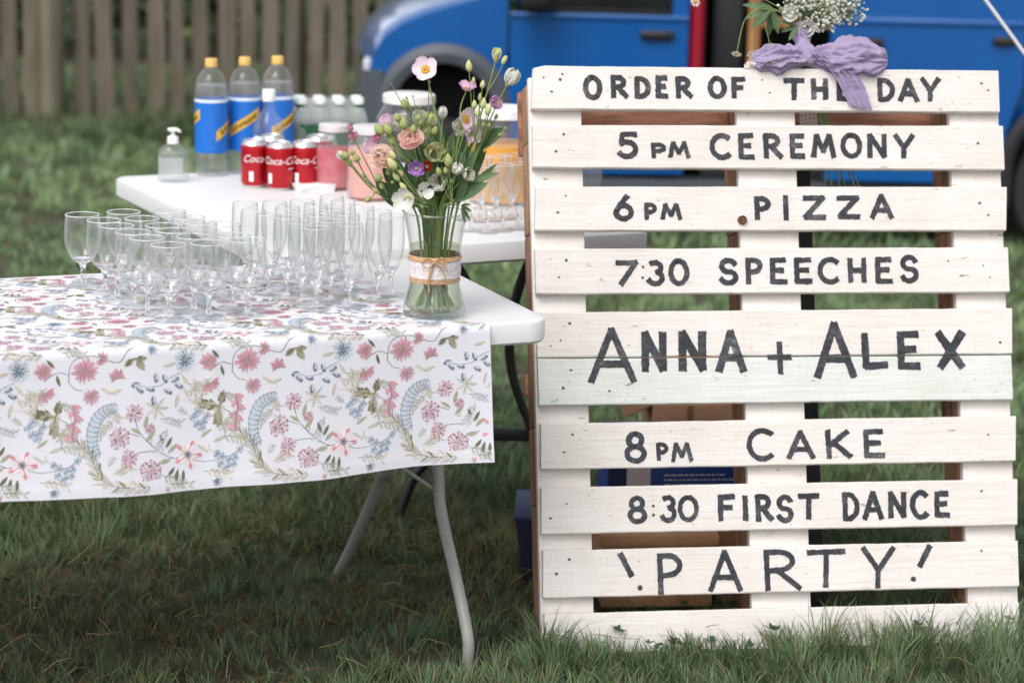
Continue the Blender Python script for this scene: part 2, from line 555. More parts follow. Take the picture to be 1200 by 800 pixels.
# low broad-leaved weeds in the turf
mb = MB()
for i in range(1300):
    x, y = r.uniform(-1.3, 1.3), r.uniform(4.1, 5.4)
    if nz2(np.array([x]), np.array([y]), 3.0, 15.)[0] < 0.55: continue
    c = Vector((x, y, r.uniform(0.02, 0.05)))
    for k in range(r.randint(3, 5)):
        a = r.uniform(0, 2 * PI); L_ = r.uniform(0.010, 0.022); t = r.uniform(-0.1, 0.7)
        d = Vector((math.cos(a) * math.cos(t), math.sin(a) * math.cos(t), math.sin(t))); s_ = Vector((-math.sin(a), math.cos(a), 0.2))
        col = tuple(q * r.uniform(0.7, 1.2) for q in S(66, 92, 60))
        mb.add([c, c + d * L_ * 0.45 + s_ * L_ * 0.3, c + d * L_, c + d * L_ * 0.45 - s_ * L_ * 0.3], [(0, 1, 2, 3)], 0, col)
tag(mb.build('clover_leaves', GRASS, smooth=False), 'small broad clover leaves among the foreground grass', 'clover', kind='stuff')

# ------------------------------------------------------------------ hedge and paling fence behind
LEAF = attr_mat('hedge_leaves', rough=0.45, trans=0.25)
def hedge():
    root = thing('hedge', 'dark leafy hedge behind the wooden paling fence', 'hedge', (0, 15.6, 0))
    r = np.random.default_rng(12)
    n = 21000
    x = r.uniform(-5.6, 4.2, n); z = r.uniform(0.12, 1.75, n) ; y = r.uniform(-0.5, 1.4, n)
    y += 0.7 * nz2(x, z, 1.6, 3.) - 0.5 * nz2(x, z, 4.0, 6.)
    sz = r.uniform(0.03, 0.075, n)
    V = np.zeros((n, 4, 3)); C = np.ones((n, 4, 4), np.float32)
    a = r.uniform(0, 2 * np.pi, n); t = r.uniform(-1.2, 1.2, n)
    d = np.stack([np.cos(a) * np.cos(t), np.sin(a) * np.cos(t), np.sin(t)], 1)
    s = np.cross(d, r.normal(size=(n, 3))); s /= np.linalg.norm(s, axis=1)[:, None]
    c = np.stack([x, y, z], 1)
    V[:, 0] = c - d * sz[:, None]; V[:, 2] = c + d * sz[:, None]
    V[:, 1] = c + s * sz[:, None] * 0.5; V[:, 3] = c - s * sz[:, None] * 0.5
    col = np.array(S(62, 84, 52))[None] * r.uniform(0.5, 1.5, n)[:, None]
    yl = r.uniform(0, 1, n) < 0.12
    col[yl] = np.array(S(140, 150, 100)) * r.uniform(0.7, 1.2, yl.sum())[:, None]
    C[:, :, :3] = col[:, None]
    me = bpy.data.meshes.new('foliage')
    me.from_pydata(V.reshape(-1, 3).tolist(), [], (np.arange(n * 4).reshape(n, 4)).tolist())
    at = me.color_attributes.new('Col', 'FLOAT_COLOR', 'POINT'); at.data.foreach_set('color', C.reshape(-1))
    me.materials.append(LEAF)
    o = bpy.data.objects.new('foliage', me); link(o, root); o['kind'] = 'stuff'
    mb = MB()
    rr = random.Random(5)
    for i in range(46):
        xx = rr.uniform(-5.5, 4.1); yy = rr.uniform(0.1, 1.1)
        pts = [(xx, yy, 0)]
        for k in range(4):
            pts.append((pts[-1][0] + rr.uniform(-0.15, 0.15), pts[-1][1] + rr.uniform(-0.1, 0.1), (k + 1) * 0.4))
        mb.tube(pts, [0.03, 0.025, 0.02, 0.014, 0.006], 6)
    mb.build('stems', mat('hedge_wood', S(64, 54, 42), 0.9), root)['kind'] = 'stuff'
hedge()

def fence():
    root = thing('paling_fence', 'weathered brown wooden paling fence at the far edge of the field', 'fence', (0, 12.5, 0))
    wd = mat('fence_wood', S(112, 103, 90), 0.85, col2=S(84, 78, 64), vscale=5, stretch=(6, 6, 0.6), bump=0.5, bscale=14, objrand=0.22)
    wp = mat('fence_post_wood', S(122, 116, 98), 0.9, col2=S(92, 92, 72), vscale=4, stretch=(5, 5, 0.5), bump=0.5, bscale=12)
    rr = random.Random(9)
    xs = [aty(px, 80, 12.5).x for px in (15, 37, 100, 126, 155, 184, 210, 236, 264, 290)]
    sp = 0.1185
    allx = [xs[0] - sp * k for k in range(8, 0, -1)] + xs + [xs[-1] + sp * k for k in range(1, 30)]
    vars_ = []
    for k in range(5):
        w = [0.082, 0.09, 0.076, 0.086, 0.072][k] / 2
        m = MB()
        h = 1.28 + rr.uniform(-0.03, 0.03)
        m.prism([(-w, 0.02), (w, 0.02), (w * 0.96, 0.4), (w, 0.8), (w, h - 0.05), (0.2 * w, h), (-w, h - 0.04), (-w * 0.97, 0.6)], -0.011, 0.011)
        vars_.append(m.mesh('pale', wd, smooth=False))
    for i, x in enumerate(allx):
        o = bpy.data.objects.new('pale', vars_[i % 5]); link(o, root)
        o.location = (x + rr.uniform(-0.008, 0.008), rr.uniform(-0.004, 0.004), rr.uniform(-0.03, 0.02))
        o.rotation_euler = (0, rr.uniform(-0.014, 0.014), 0)
    for z in (0.92, 1.16):
        MB().box(allx[0] - 0.1, allx[-1] + 0.1, 0.016, 0.056, z - 0.035, z + 0.035, 0.004).build('rail', wd, root)
    pm = MB().lathe([(0.0, -0.0), (0.066, 0.0), (0.064, 0.5), (0.060, 1.2), (0.052, 1.42), (0.02, 1.46), (0.001, 1.462)], 12).mesh('post', wp)
    for px in (61, 340, 700, 1060):
        x = aty(px, 80, 12.42).x
        o = bpy.data.objects.new('post', pm); link(o, root); o.location = (x, -0.08 if px == 61 else 0.12, 0)
        o.scale = (1, 1, 1)
fence()
# ------------------------------------------------------------------ blue van
def van():
    root = thing('delivery_van', 'blue delivery van with open side door parked behind the sign', 'van', (0, 9.3, 0))
    blue = mat('van_paint', S(4, 84, 156), 0.22, coat=1.0, var=0.04, vscale=3)
    clad = mat('van_cladding', S(74, 79, 88), 0.5, bump=0.1, bscale=200)
    black = mat('van_underbody', (0.006, 0.006, 0.007), 0.8)
    rub = mat('tyre_rubber', (0.016, 0.016, 0.018), 0.7, bump=0.2, bscale=60)
    glass = mat('van_window', (0.012, 0.015, 0.016), 0.06, spec=0.6)
    red = mat('van_red_trim', S(150, 12, 40), 0.35)
    alloy = mat('wheel_alloy', S(150, 150, 152), 0.4, metal=0.7)
    wood = mat('van_timber', S(176, 126, 76), 0.6, col2=S(140, 94, 54), vscale=6, stretch=(8, 8, 0.8))
    Wd = 1.62
    FX, FZ, FR = -0.287, 0.50, 0.262     # front wheel arch
    RX, RZ, RR = 2.165, 0.34, 0.30       # rear wheel arch
    def arc(cx, cz, r, a0, a1, n=18):
        return [(cx + r * math.cos(R(a0 + (a1 - a0) * i / n)), cz + r * math.sin(R(a0 + (a1 - a0) * i / n))) for i in range(n + 1)]
    hood = [(-0.572, 0.665), (-0.552, 0.735), (-0.515, 0.79), (-0.45, 0.838), (-0.36, 0.876), (-0.26, 0.91), (-0.15, 0.944), (-0.06, 0.97)]
    # near and far wings (fender): outline with the arch left open
    def arch_out(cx, cz, r, zb):
        return [(cx + r, zb)] + arc(cx, cz, r, 0, 180) + [(cx - r, zb)]
    fend = hood + [(-0.045, 0.972), (-0.045, 0.27), (-0.025 - 0.0, 0.27)][:2] + arch_out(FX, FZ, FR - 0.03, 0.27)[0:] + [(-0.575, 0.27), (-0.58, 0.5)]
    for y0, y1 in ((0.0, 0.03), (Wd - 0.03, Wd)):
        MB().prism(fend, y0, y1).build('wing', blue, root, smooth=False)
    # bonnet: crowned sheet between the wings
    def bon(u, v):
        k = u * (len(hood) - 1); i = min(int(k), len(hood) - 2); t = k - i
        x = hood[i][0] * (1 - t) + hood[i + 1][0] * t; z = hood[i][1] * (1 - t) + hood[i + 1][1] * t
        e = min(v, 1 - v) * Wd
        rise = 0.012 * (1 - math.exp(-e / 0.03)) + 0.035 * (1 - math.exp(-e / 0.30))
        return (x - 0.10 * math.sin(PI * v) * (1 - u), v * Wd, z + rise - 0.004 * (e < 1e-6))
    MB().grid(bon, 21, 30).build('bonnet', blue, root, ang=180)
    # dark bumper with rounded corner
    def bmp(u, v):
        a = -0.25 + 2.0 * min(u, 0.5) if u < 0.5 else 0
        zz = 0.2 + 0.46 * v
        y = Wd * u
        e = min(u, 1 - u) * Wd
        x = -0.45 - 0.155 * math.sqrt(min(1, e / 0.22)) * (0.85 + 0.15 * math.sin(PI * v)) - 0.07 * math.sin(PI * u)
        return (x, y, zz)
    MB().grid(bmp, 40, 8).build('bumper', clad, root, ang=180)
    b2 = MB().prism([(-0.605, 0.22), (-0.60, 0.66), (-0.52, 0.66), (-0.535, 0.22)], -0.012, 0.0)
    b2.build('bumper_corner', clad, root, smooth=False)
    MB().box(-0.60, -0.565, 0.05, 0.24, 0.60, 0.70, 0.012).build('headlight', mat('headlight', S(210, 214, 220), 0.15, spec=0.8), root)
    # arches: flared cladding rings
    def ring(cx, cz, r0, r1, zb, y):
        m = MB()
        out = [(cx + r1, zb)] + arc(cx, cz, r1, 0, 180, 24) + [(cx - r1, zb)]
        inn = [(cx + r0, zb)] + arc(cx, cz, r0, 0, 180, 24) + [(cx - r0, zb)]
        n = len(out)
        vs = [(p[0], y, p[1]) for p in out] + [((p[0] + q[0]) / 2, y - 0.028, (p[1] + q[1]) / 2) for p, q in zip(out, inn)] + [(p[0], y - 0.02, p[1]) for p in inn] + [(p[0], y + 0.06, p[1]) for p in inn]
        fs = []
        for k in range(3):
            fs += [(k * n + i, k * n + i + 1, (k + 1) * n + i + 1, (k + 1) * n + i) for i in range(n - 1)]
        m.add(vs, fs)
        m.build('wheel_arch', clad, root)
    ring(FX, FZ, 0.196, 0.268, 0.24, -0.002)
    clad = rub
    ring(RX, RZ, 0.262, 0.315, 0.20, -0.068)
    clad = MATS['van_cladding']
    # inner box, floor and wheel wells (black)
    MB().box(-0.5, 2.5, 0.26, Wd - 0.26, 0.24, 0.62, 0).box(-0.02, 0.63, 0.06, Wd - 0.06, 0.26, 0.80).build('underbody', black, root, smooth=False)
    # front door with waist line, below the window
    zs = 0.895
    door = [(-0.035, 0.275), (0.645, 0.285), (0.648, zs), (-0.035, zs - 0.02)]
    d = MB().prism(door, -0.004, 0.028).build('front_door', blue, root, smooth=False)
    MB().box(-0.035, 0.648, -0.014, 0.0, zs - 0.022, zs, 0.005).build('waist_moulding', blue, d)
    MB().box(0.46, 0.594, -0.034, -0.004, 0.806, 0.838, 0.012).build('handle', mat('van_handle', (0.015, 0.015, 0.017), 0.4), d)
    MB().box(0.475, 0.575, -0.0065, -0.0045, 0.79, 0.806, 0.001).build('handle_recess', mat('van_recess', S(8, 56, 120), 0.4), d)
    MB().prism([(-0.035, 0.262), (1.95, 0.262), (1.95, 0.20), (-0.035, 0.20)], -0.01, 0.05).build('sill', clad, root, smooth=False)
    MB().prism([(-0.028, 0.52), (-0.018, 0.30), (0.63, 0.30), (0.63, 0.34)], -0.0075, -0.0045).build('door_crease', blue, d, smooth=False)
    # greenhouse: pillars, roof, windscreen, windows
    MB().prism([(-0.05, 0.97), (0.28, 1.50), (0.36, 1.50), (0.03, 0.93)], 0.02, 0.07).build('windscreen_pillar', blue, root, smooth=False)
    MB().prism([(-0.05, 0.97), (0.28, 1.50), (0.36, 1.50), (0.03, 0.93)], Wd - 0.07, Wd - 0.02).build('windscreen_pillar', blue, root, smooth=False)
    MB().add([(-0.03, 0.07, 0.985), (-0.03, Wd - 0.07, 0.985), (0.30, Wd - 0.07, 1.50), (0.30, 0.07, 1.50)], [(0, 1, 2, 3)]).build('windscreen', glass, root, smooth=False)
    w = MB().prism([(0.02, 0.90), (0.585, 0.912), (0.585, 1.44), (0.31, 1.44)], 0.012, 0.02).build('front_window', glass, root, smooth=False)
    MB().box(0.02, 0.585, 0.0, 0.012, zs + 0.001, zs + 0.018, 0.002).build('window_seal', black, w)
    MB().prism([(0.585, zs), (0.648, zs), (0.648, 1.5), (0.585, 1.5)], -0.002, 0.04).build('door_pillar', blue, root, smooth=False)
    MB().prism([(0.31, 1.445), (0.648, 1.445), (0.648, 1.5), (0.34, 1.5)], -0.002, 0.04).build('door_frame', blue, root, smooth=False)
    rf = lambda u, v: (0.30 + 2.2 * u, v * Wd, 1.50 + 0.14 * math.sin(PI * min(max(v, 0.0), 1.0)) ** 0.35 + 0.02 * math.sin(PI * u))
    MB().grid(rf, 12, 24).build('roof', blue, root, ang=180)
    # wing mirror
    mir = MB()
    mir.box(0.0, 0.12, -0.20, -0.05, 0.905, 1.04, 0.035, seg=3)
    mir.tube([(0.07, -0.06, 0.92), (0.08, 0.012, 0.905)], 0.022, 8)
    mir.build('wing_mirror', mat('van_mirror', (0.012, 0.012, 0.014), 0.4), root)
    # door opening: red pillar, dark interior, timber fittings
    MB().tube([(0.682, 0.045, 0.52), (0.682, 0.045, 0.92), (0.686, 0.05, 1.5)], 0.03, 14).build('red_pillar', red, root)
    MB().box(0.712, 1.9, 0.95, 1.0, 0.3, 1.5).box(0.66, 0.72, 0.09, 1.0, 0.3, 1.5).box(0.72, 1.9, 0.08, 0.98, 0.27, 0.30).build('interior_lining', mat('van_interior', (0.012, 0.012, 0.013), 0.8), root, smooth=False)
    MB().box(0.89, 0.935, 0.13, 0.19, 0.30, 1.42, 0.004).build('timber_post', wood, root)
    MB().box(0.936, 1.4, 0.13, 0.17, 0.845, 0.885, 0.004).build('timber_shelf', wood, root)
    MB().box(0.936, 1.4, 0.15, 0.19, 0.60, 0.64, 0.004).build('timber_shelf', wood, root)
    MB().box(0.75, 0.875, 0.16, 0.40, 0.30, 1.2, 0.02).build('dark_cabinet', mat('van_cabinet', (0.01, 0.01, 0.012), 0.5), root)
    # rear quarter panel with arch, and the slid-back side door standing proud of it
    q = [(1.25, 0.27), (1.25, 1.5), (2.5, 1.5), (2.56, 1.0), (2.56, 0.27)] + arch_out(RX, RZ, RR - 0.03, 0.27)
    MB().prism(q, 0.0, 0.03).build('rear_quarter', blue, root, smooth=False)
    MB().prism([(-0.02, 0.27), (2.55, 0.27), (2.55, 1.5), (0.3, 1.5), (0.03, 0.95), (-0.02, 0.95)], Wd - 0.03, Wd).build('far_side', blue, root, smooth=False)
    MB().box(2.5, 2.56, 0.03, Wd - 0.03, 0.3, 1.5, 0.01).build('rear_end', blue, root)
    sd_poly = [(1.185, 0.285), (1.185, 1.46), (1.925, 1.46), (1.925, 0.66), (1.90, 0.58), (1.87, 0.46), (1.858, 0.34), (1.856, 0.285)]
    sdoor = MB().prism(sd_poly, -0.066, -0.03).build('sliding_door', blue, root, smooth=False)
    MB().box(1.19, 1.92, -0.076, -0.066, 0.885, 0.91, 0.004).build('waist_moulding', blue, sdoor)
    MB().box(1.2, 1.86, -0.073, -0.066, 0.43, 0.455, 0.003).build('lower_crease', blue, sdoor)
    MB().box(1.25, 1.385, -0.10, -0.066, 0.80, 0.835, 0.014).build('handle', MATS['van_handle'], sdoor)
    MB().box(1.80, 1.885, -0.088, -0.066, 0.815, 0.85, 0.010).build('latch_plate', MATS['van_handle'], sdoor)
    e = MB().lathe([(0.0005, 0), (0.075, 0), (0.078, 0.003), (0.07, 0.006), (0.0005, 0.007)], 28)
    eo = e.build('badge', mat('white_badge', S(235, 236, 240), 0.4), sdoor)
    eo.rotation_euler = (R(90), 0, 0); eo.location = (1.53, -0.066, 1.045); eo.scale = (1, 0.55, 1)
    MB().box(1.955, 1.985, -0.03, 0.0, 0.62, 1.25, 0.008).build('red_reflector', mat('van_dark_red', S(90, 8, 20), 0.3), root)
    # wheels
    for cx, rr_, rz, yy in ((FX, 0.235, 0.235, 0.02), (RX, 0.262, 0.262, -0.055), (FX, 0.235, 0.235, Wd - 0.2), (RX, 0.262, 0.262, Wd - 0.2)):
        w = thing_part('wheel', root, (cx, yy, rz))
        t = MB()
        pr = [(rr_ * 0.62, 0.0), (rr_ * 0.78, -0.012), (rr_ * 0.93, -0.006), (rr_, 0.03), (rr_, 0.14), (rr_ * 0.93, 0.17), (rr_ * 0.62, 0.17)]
        t.lathe(pr, 36)
        to = t.build('tyre', rub, w); to.rotation_euler = (R(-90), 0, 0)
        h = MB().lathe([(0.001, 0.02), (0.05, 0.016), (0.07, 0.03), (rr_ * 0.55, 0.018), (rr_ * 0.63, 0.004), (rr_ * 0.64, 0.10)], 30)
        ho = h.build('rim', alloy, w); ho.rotation_euler = (R(-90), 0, 0)
def thing_part(name, parent, loc):
    o = bpy.data.objects.new(name, None); o.empty_display_size = 0.05
    link(o, parent); o.location = loc
    return o
van()
# ------------------------------------------------------------------ pallet sign
TH, LN = R(8.64), R(17.64)
PX0, PY0 = 0.0816, 4.593
pX = Vector((math.cos(TH), math.sin(TH), 0))
pn = Vector((math.sin(TH), -math.cos(TH), 0))
pZ = Vector((0, 0, math.cos(LN))) - pn * math.sin(LN)
pY = pZ.cross(pX)
P0 = Vector((PX0, PY0, 0))
PM = Matrix(((pX.x, pY.x, pZ.x, P0.x), (pX.y, pY.y, pZ.y, P0.y), (pX.z, pY.z, pZ.z, P0.z), (0, 0, 0, 1)))
def puv(px, py, off=0.0):
    d = ray(px, py)
    q = P0 + pY * off
    t = (q - CAMP).dot(pY) / d.dot(pY)
    p = CAMP + d * t - P0
    return p.dot(pX), p.dot(pZ)
sign = thing('pallet_sign', 'white painted wooden pallet sign with hand lettered order of the day', 'sign')
sign.matrix_world = PM

def paint_mat(name, tint, dirt=0.5, seed=0.0):
    m = bpy.data.materials.new(name); m.use_nodes = True
    N, L = m.node_tree.nodes, m.node_tree.links
    b = N['Principled BSDF']; b.inputs['Roughness'].default_value = 0.62
    b.inputs['Specular IOR Level'].default_value = 0.3
    tc = N.new('ShaderNodeTexCoord')
    oi = N.new('ShaderNodeObjectInfo')
    ml = N.new('ShaderNodeMath'); ml.operation = 'MULTIPLY'; ml.inputs[1].default_value = 53.0
    L.new(oi.outputs['Random'], ml.inputs[0])
    ad = N.new('ShaderNodeVectorMath'); ad.operation = 'ADD'
    L.new(tc.outputs['Object'], ad.inputs[0]); L.new(ml.outputs[0], ad.inputs[1])
    def mp(s, rot=(0, 0, 0)):
        k = N.new('ShaderNodeMapping'); k.inputs['Scale'].default_value = s; k.inputs['Rotation'].default_value = rot
        L.new(ad.outputs[0], k.inputs[0]); return k.outputs[0]
    def nz(vec, sc, det=6, ro=0.6):
        k = N.new('ShaderNodeTexNoise'); k.inputs['Scale'].default_value = sc; k.inputs['Detail'].default_value = det; k.inputs['Roughness'].default_value = ro
        L.new(vec, k.inputs['Vector']); return k.outputs['Fac']
    def ramp(f, p0, p1, c0=(0, 0, 0), c1=(1, 1, 1)):
        k = N.new('ShaderNodeValToRGB'); k.color_ramp.elements[0].position = p0; k.color_ramp.elements[1].position = p1
        k.color_ramp.elements[0].color = (*c0, 1); k.color_ramp.elements[1].color = (*c1, 1)
        L.new(f, k.inputs[0]); return k.outputs[0]
    def mix(f, a, c):
        k = N.new('ShaderNodeMix'); k.data_type = 'RGBA'
        L.new(f, k.inputs[0]) if not isinstance(f, float) else setattr(k.inputs[0], 'default_value', f)
        if isinstance(a, tuple): k.inputs[6].default_value = (*a, 1)
        else: L.new(a, k.inputs[6])
        if isinstance(c, tuple): k.inputs[7].default_value = (*c, 1)
        else: L.new(c, k.inputs[7])
        return k.outputs[2]
    grain = nz(mp((1.2, 8, 22)), 4.0, 8, 0.65)
    mott = nz(mp((1, 1, 1.6)), 7.0)
    base = mix(ramp(mott, 0.35, 0.7), tint, tuple(c * k for c, k in zip(tint, (0.93, 0.90, 0.87))))
    stain = nz(mp((2.0, 2, 5.0), (0, 0.15, 0)), 2.6, 6, 0.7)
    base = mix(ramp(stain, 0.60, 0.84), base, tuple(c * k for c, k in zip(tint, (0.84, 0.76, 0.70))))
    base = mix(ramp(grain, 0.70, 0.90), base, tuple(c * k for c, k in zip(tint, (0.84, 0.79, 0.75))))
    nick = nz(mp((3.0, 12, 9), (0, 0.25, 0)), 9.0, 5, 0.7)
    base = mix(ramp(nick, 0.655, 0.70), base, S(150, 130, 112))
    scr = nz(mp((9, 9, 14), (0, 0.7, 0)), 3.0, 8, 0.75)
    base = mix(ramp(scr, 0.64, 0.70), base, tuple(c * k for c, k in zip(tint, (0.78, 0.72, 0.66))))
    L.new(base, b.inputs['Base Color'])
    bp = N.new('ShaderNodeBump'); bp.inputs['Strength'].default_value = 0.8; bp.inputs['Distance'].default_value = 0.003
    saw = nz(mp((6, 4, 3), (0, 0.5, 0)), 5.0, 3)
    hm = N.new('ShaderNodeMath'); hm.operation = 'ADD'; L.new(grain, hm.inputs[0]); L.new(saw, hm.inputs[1])
    L.new(hm.outputs[0], bp.inputs['Height']); L.new(bp.outputs[0], b.inputs['Normal'])
    MATS[name] = m
    return m
WP = paint_mat('white_board_paint', (0.755, 0.718, 0.692))
WPM = paint_mat('mint_washed_board_paint', (0.69, 0.715, 0.69))
RAW = mat('raw_pallet_wood', S(178, 134, 102), 0.8, col2=S(122, 84, 60), vscale=6, stretch=(7, 7, 1.0), bump=0.5, bscale=22, objrand=0.2)
RAWH = mat('raw_pallet_board', S(186, 132, 110), 0.8, col2=S(128, 84, 64), vscale=6, stretch=(1.0, 7, 7), bump=0.5, bscale=22, objrand=0.2)
NAIL = mat('rusty_nail', S(96, 78, 66), 0.6)

rowsL = [((624.5, 77), (622.5, 128)), ((624.7, 146.6), (624.7, 196.6)), ((627, 218.6), (627, 270.3)), ((628, 291.6), (629, 344.7)), ((630, 365.9), (631, 419)),
         ((631, 420.4), (632, 475)), ((633, 496), (633.5, 550)), ((635, 571), (635.5, 626)), ((636, 644.8), (637, 700.8)), ((637, 719), (639, 776))]
rowsR = [((1170.6, 83), (1172, 132)), ((1176, 147.5), (1176.5, 199.4)), ((1179.7, 219), (1180, 270.3)), ((1181.5, 289.7), (1182.5, 342.5)), ((1184.8, 361), (1186, 414.6)),
         ((1186, 416.2), (1187, 468)), ((1190, 487.2), (1190.5, 540)), ((1191.5, 560.8), (1192, 614.8)), ((1193, 633), (1193.5, 686.8)), ((1193, 705), (1194, 760))]
planks = []
TP = 0.020
for k in range(10):
    (a, b), (c, d) = rowsL[k], rowsR[k]
    ul, vtl = puv(*a); _, vbl = puv(*b); ur, vtr = puv(*c); ur2, vbr = puv(*d); ul2 = puv(*b)[0]
    if k == 9: vbl, vbr = max(vbl, 0.0), max(vbr, 0.0)
    m = MB()
    n = 40
    secs = []
    for i in range(n + 1):
        t = i / n
        e1 = 0.0008 * mnoise.noise(Vector((t * 14, k * 3.1, 0))) + 0.0007 * mnoise.noise(Vector((t * 45, k * 3.1, 4)))
        e2 = 0.0008 * mnoise.noise(Vector((t * 14, k * 3.1, 9))) + 0.0007 * mnoise.noise(Vector((t * 45, k * 3.1, 14)))
        w = 0.0012 * mnoise.noise(Vector((t * 3, k, 2)))
        tp = vtl + (vtr - vtl) * t + e1; bt = vbl + (vbr - vbl) * t + e2
        if k == 0 and t < 0.012: tp -= 0.005
        ut = ul + (ur - ul) * t; ub = ul2 + (ur2 - ul2) * t
        if i in (0, n):
            ut += rng.uniform(-0.002, 0.002); ub += rng.uniform(-0.002, 0.002)
        y = 0.0
        c_ = 0.0022
        secs += [(ub, y, bt + c_), (ut, y, tp - c_), (ut, y + c_, tp), (ut, TP, tp), (ub, TP, bt), (ub, y + c_, bt)]
    fs = []
    for i in range(n):
        for j in range(6):
            j2 = (j + 1) % 6
            fs.append((i * 6 + j, i * 6 + j2, (i + 1) * 6 + j2, (i + 1) * 6 + j))
    fs += [(5, 4, 3, 2, 1, 0), tuple(n * 6 + j for j in range(6))]
    # wind outward
    m.add(secs, [tuple(reversed(f)) for f in fs])
    o = m.build('plank', WPM if k == 5 else WP, sign, ang=25)
    planks.append(o)
planks[5]['label'] = 'plank with a faint mint green wash'
# uprights behind the planks
for (p0, p1) in (((624, 300), (685.5, 300)), ((868.5, 300), (937, 300)), ((1119, 300), (1177, 300))):
    u0, u1 = puv(*p0, TP)[0], puv(*p1, TP)[0]
    m = MB().box(u0, u1, TP + 0.0015, TP + 0.022, 0.02, 1.175, 0.0015)
    m.build('upright', WP, sign)
    uL = u0 + (0.004 if p0[0] < 640 else 0.0)
    z0 = 0.045
    hts = [0.045, 0.30, 0.46, 0.66, 0.86, 1.05, 1.172]
    for i in range(len(hts) - 1):
        MB().box(uL + rng.uniform(0, 0.002), u1 - 0.004, TP + 0.0225, TP + 0.0225 + 0.106, hts[i] + 0.0008, hts[i + 1] - 0.0008, 0.002).build('stringer_block', RAW, sign)
for (v0, v1) in ((0.030, 0.067), (1.035, 1.17), (0.53, 0.575)):
    MB().box(-0.006, 0.995, 0.150, 0.172, v0, v1, 0.002).build('rear_board', RAWH, sign)
MB().box(0.1, 0.9, TP + 0.03, TP + 0.045, 0.012, 0.062, 0.002).build('foot_batten', RAWH, sign)
# nails and knot
nailpx = [(0, 637, 91), (0, 656.5, 93.5), (0, 659, 87), (0, 646.5, 107.5), (1, 660.5, 157.5), (1, 651.5, 177.5), (2, 663, 229.5), (2, 653.5, 249),
          (3, 663.5, 305), (3, 655, 325), (4, 667.5, 379), (4, 645.5, 405), (4, 657, 398.5), (5, 669, 433.5), (5, 660, 454.5), (6, 671, 509), (6, 661, 529.5),
          (7, 751, 0), (7, 664, 590), (7, 645, 607), (8, 667, 655), (8, 652, 672), (0, 893, 94), (0, 902, 109), (1, 905, 160), (3, 1111, 306), (4, 1172, 401), (6, 1158, 509),
          (1, 1146, 168), (2, 1148, 238), (2, 1158, 252), (3, 1152, 311), (3, 1160, 325), (0, 1150, 98), (5, 714, 458), (0, 1158, 106), (8, 1150, 645), (7, 1150, 575)]
nm = MB().lathe([(0.0032, 0.002), (0.0032, -0.0004), (0.0024, -0.0008), (0.0001, -0.0005)], 8).mesh('nail', NAIL)
for k, px, py in nailpx:
    if py == 0: continue
    u, v = puv(px, py)
    o = bpy.data.objects.new('nail', nm); link(o, planks[k])
    o.location = (u, -0.0002, v); o.rotation_euler = (R(-90), 0, 0); s_ = rng.uniform(0.6, 1.15); o.scale = (s_, s_ * rng.uniform(0.6, 1), 1)
u, v = puv(869.5, 258)
o = MB().lathe([(0.0095, 0.0), (0.0092, -0.006), (0.0075, -0.0075), (0.0065, -0.0045), (0.0001, -0.004)], 18).build('knot', mat('knot_wood', S(120, 84, 58), 0.7, col2=S(70, 46, 32), vscale=160), planks[2])
o.location = (u, 0, v); o.rotation_euler = (R(-90), 0, 0)

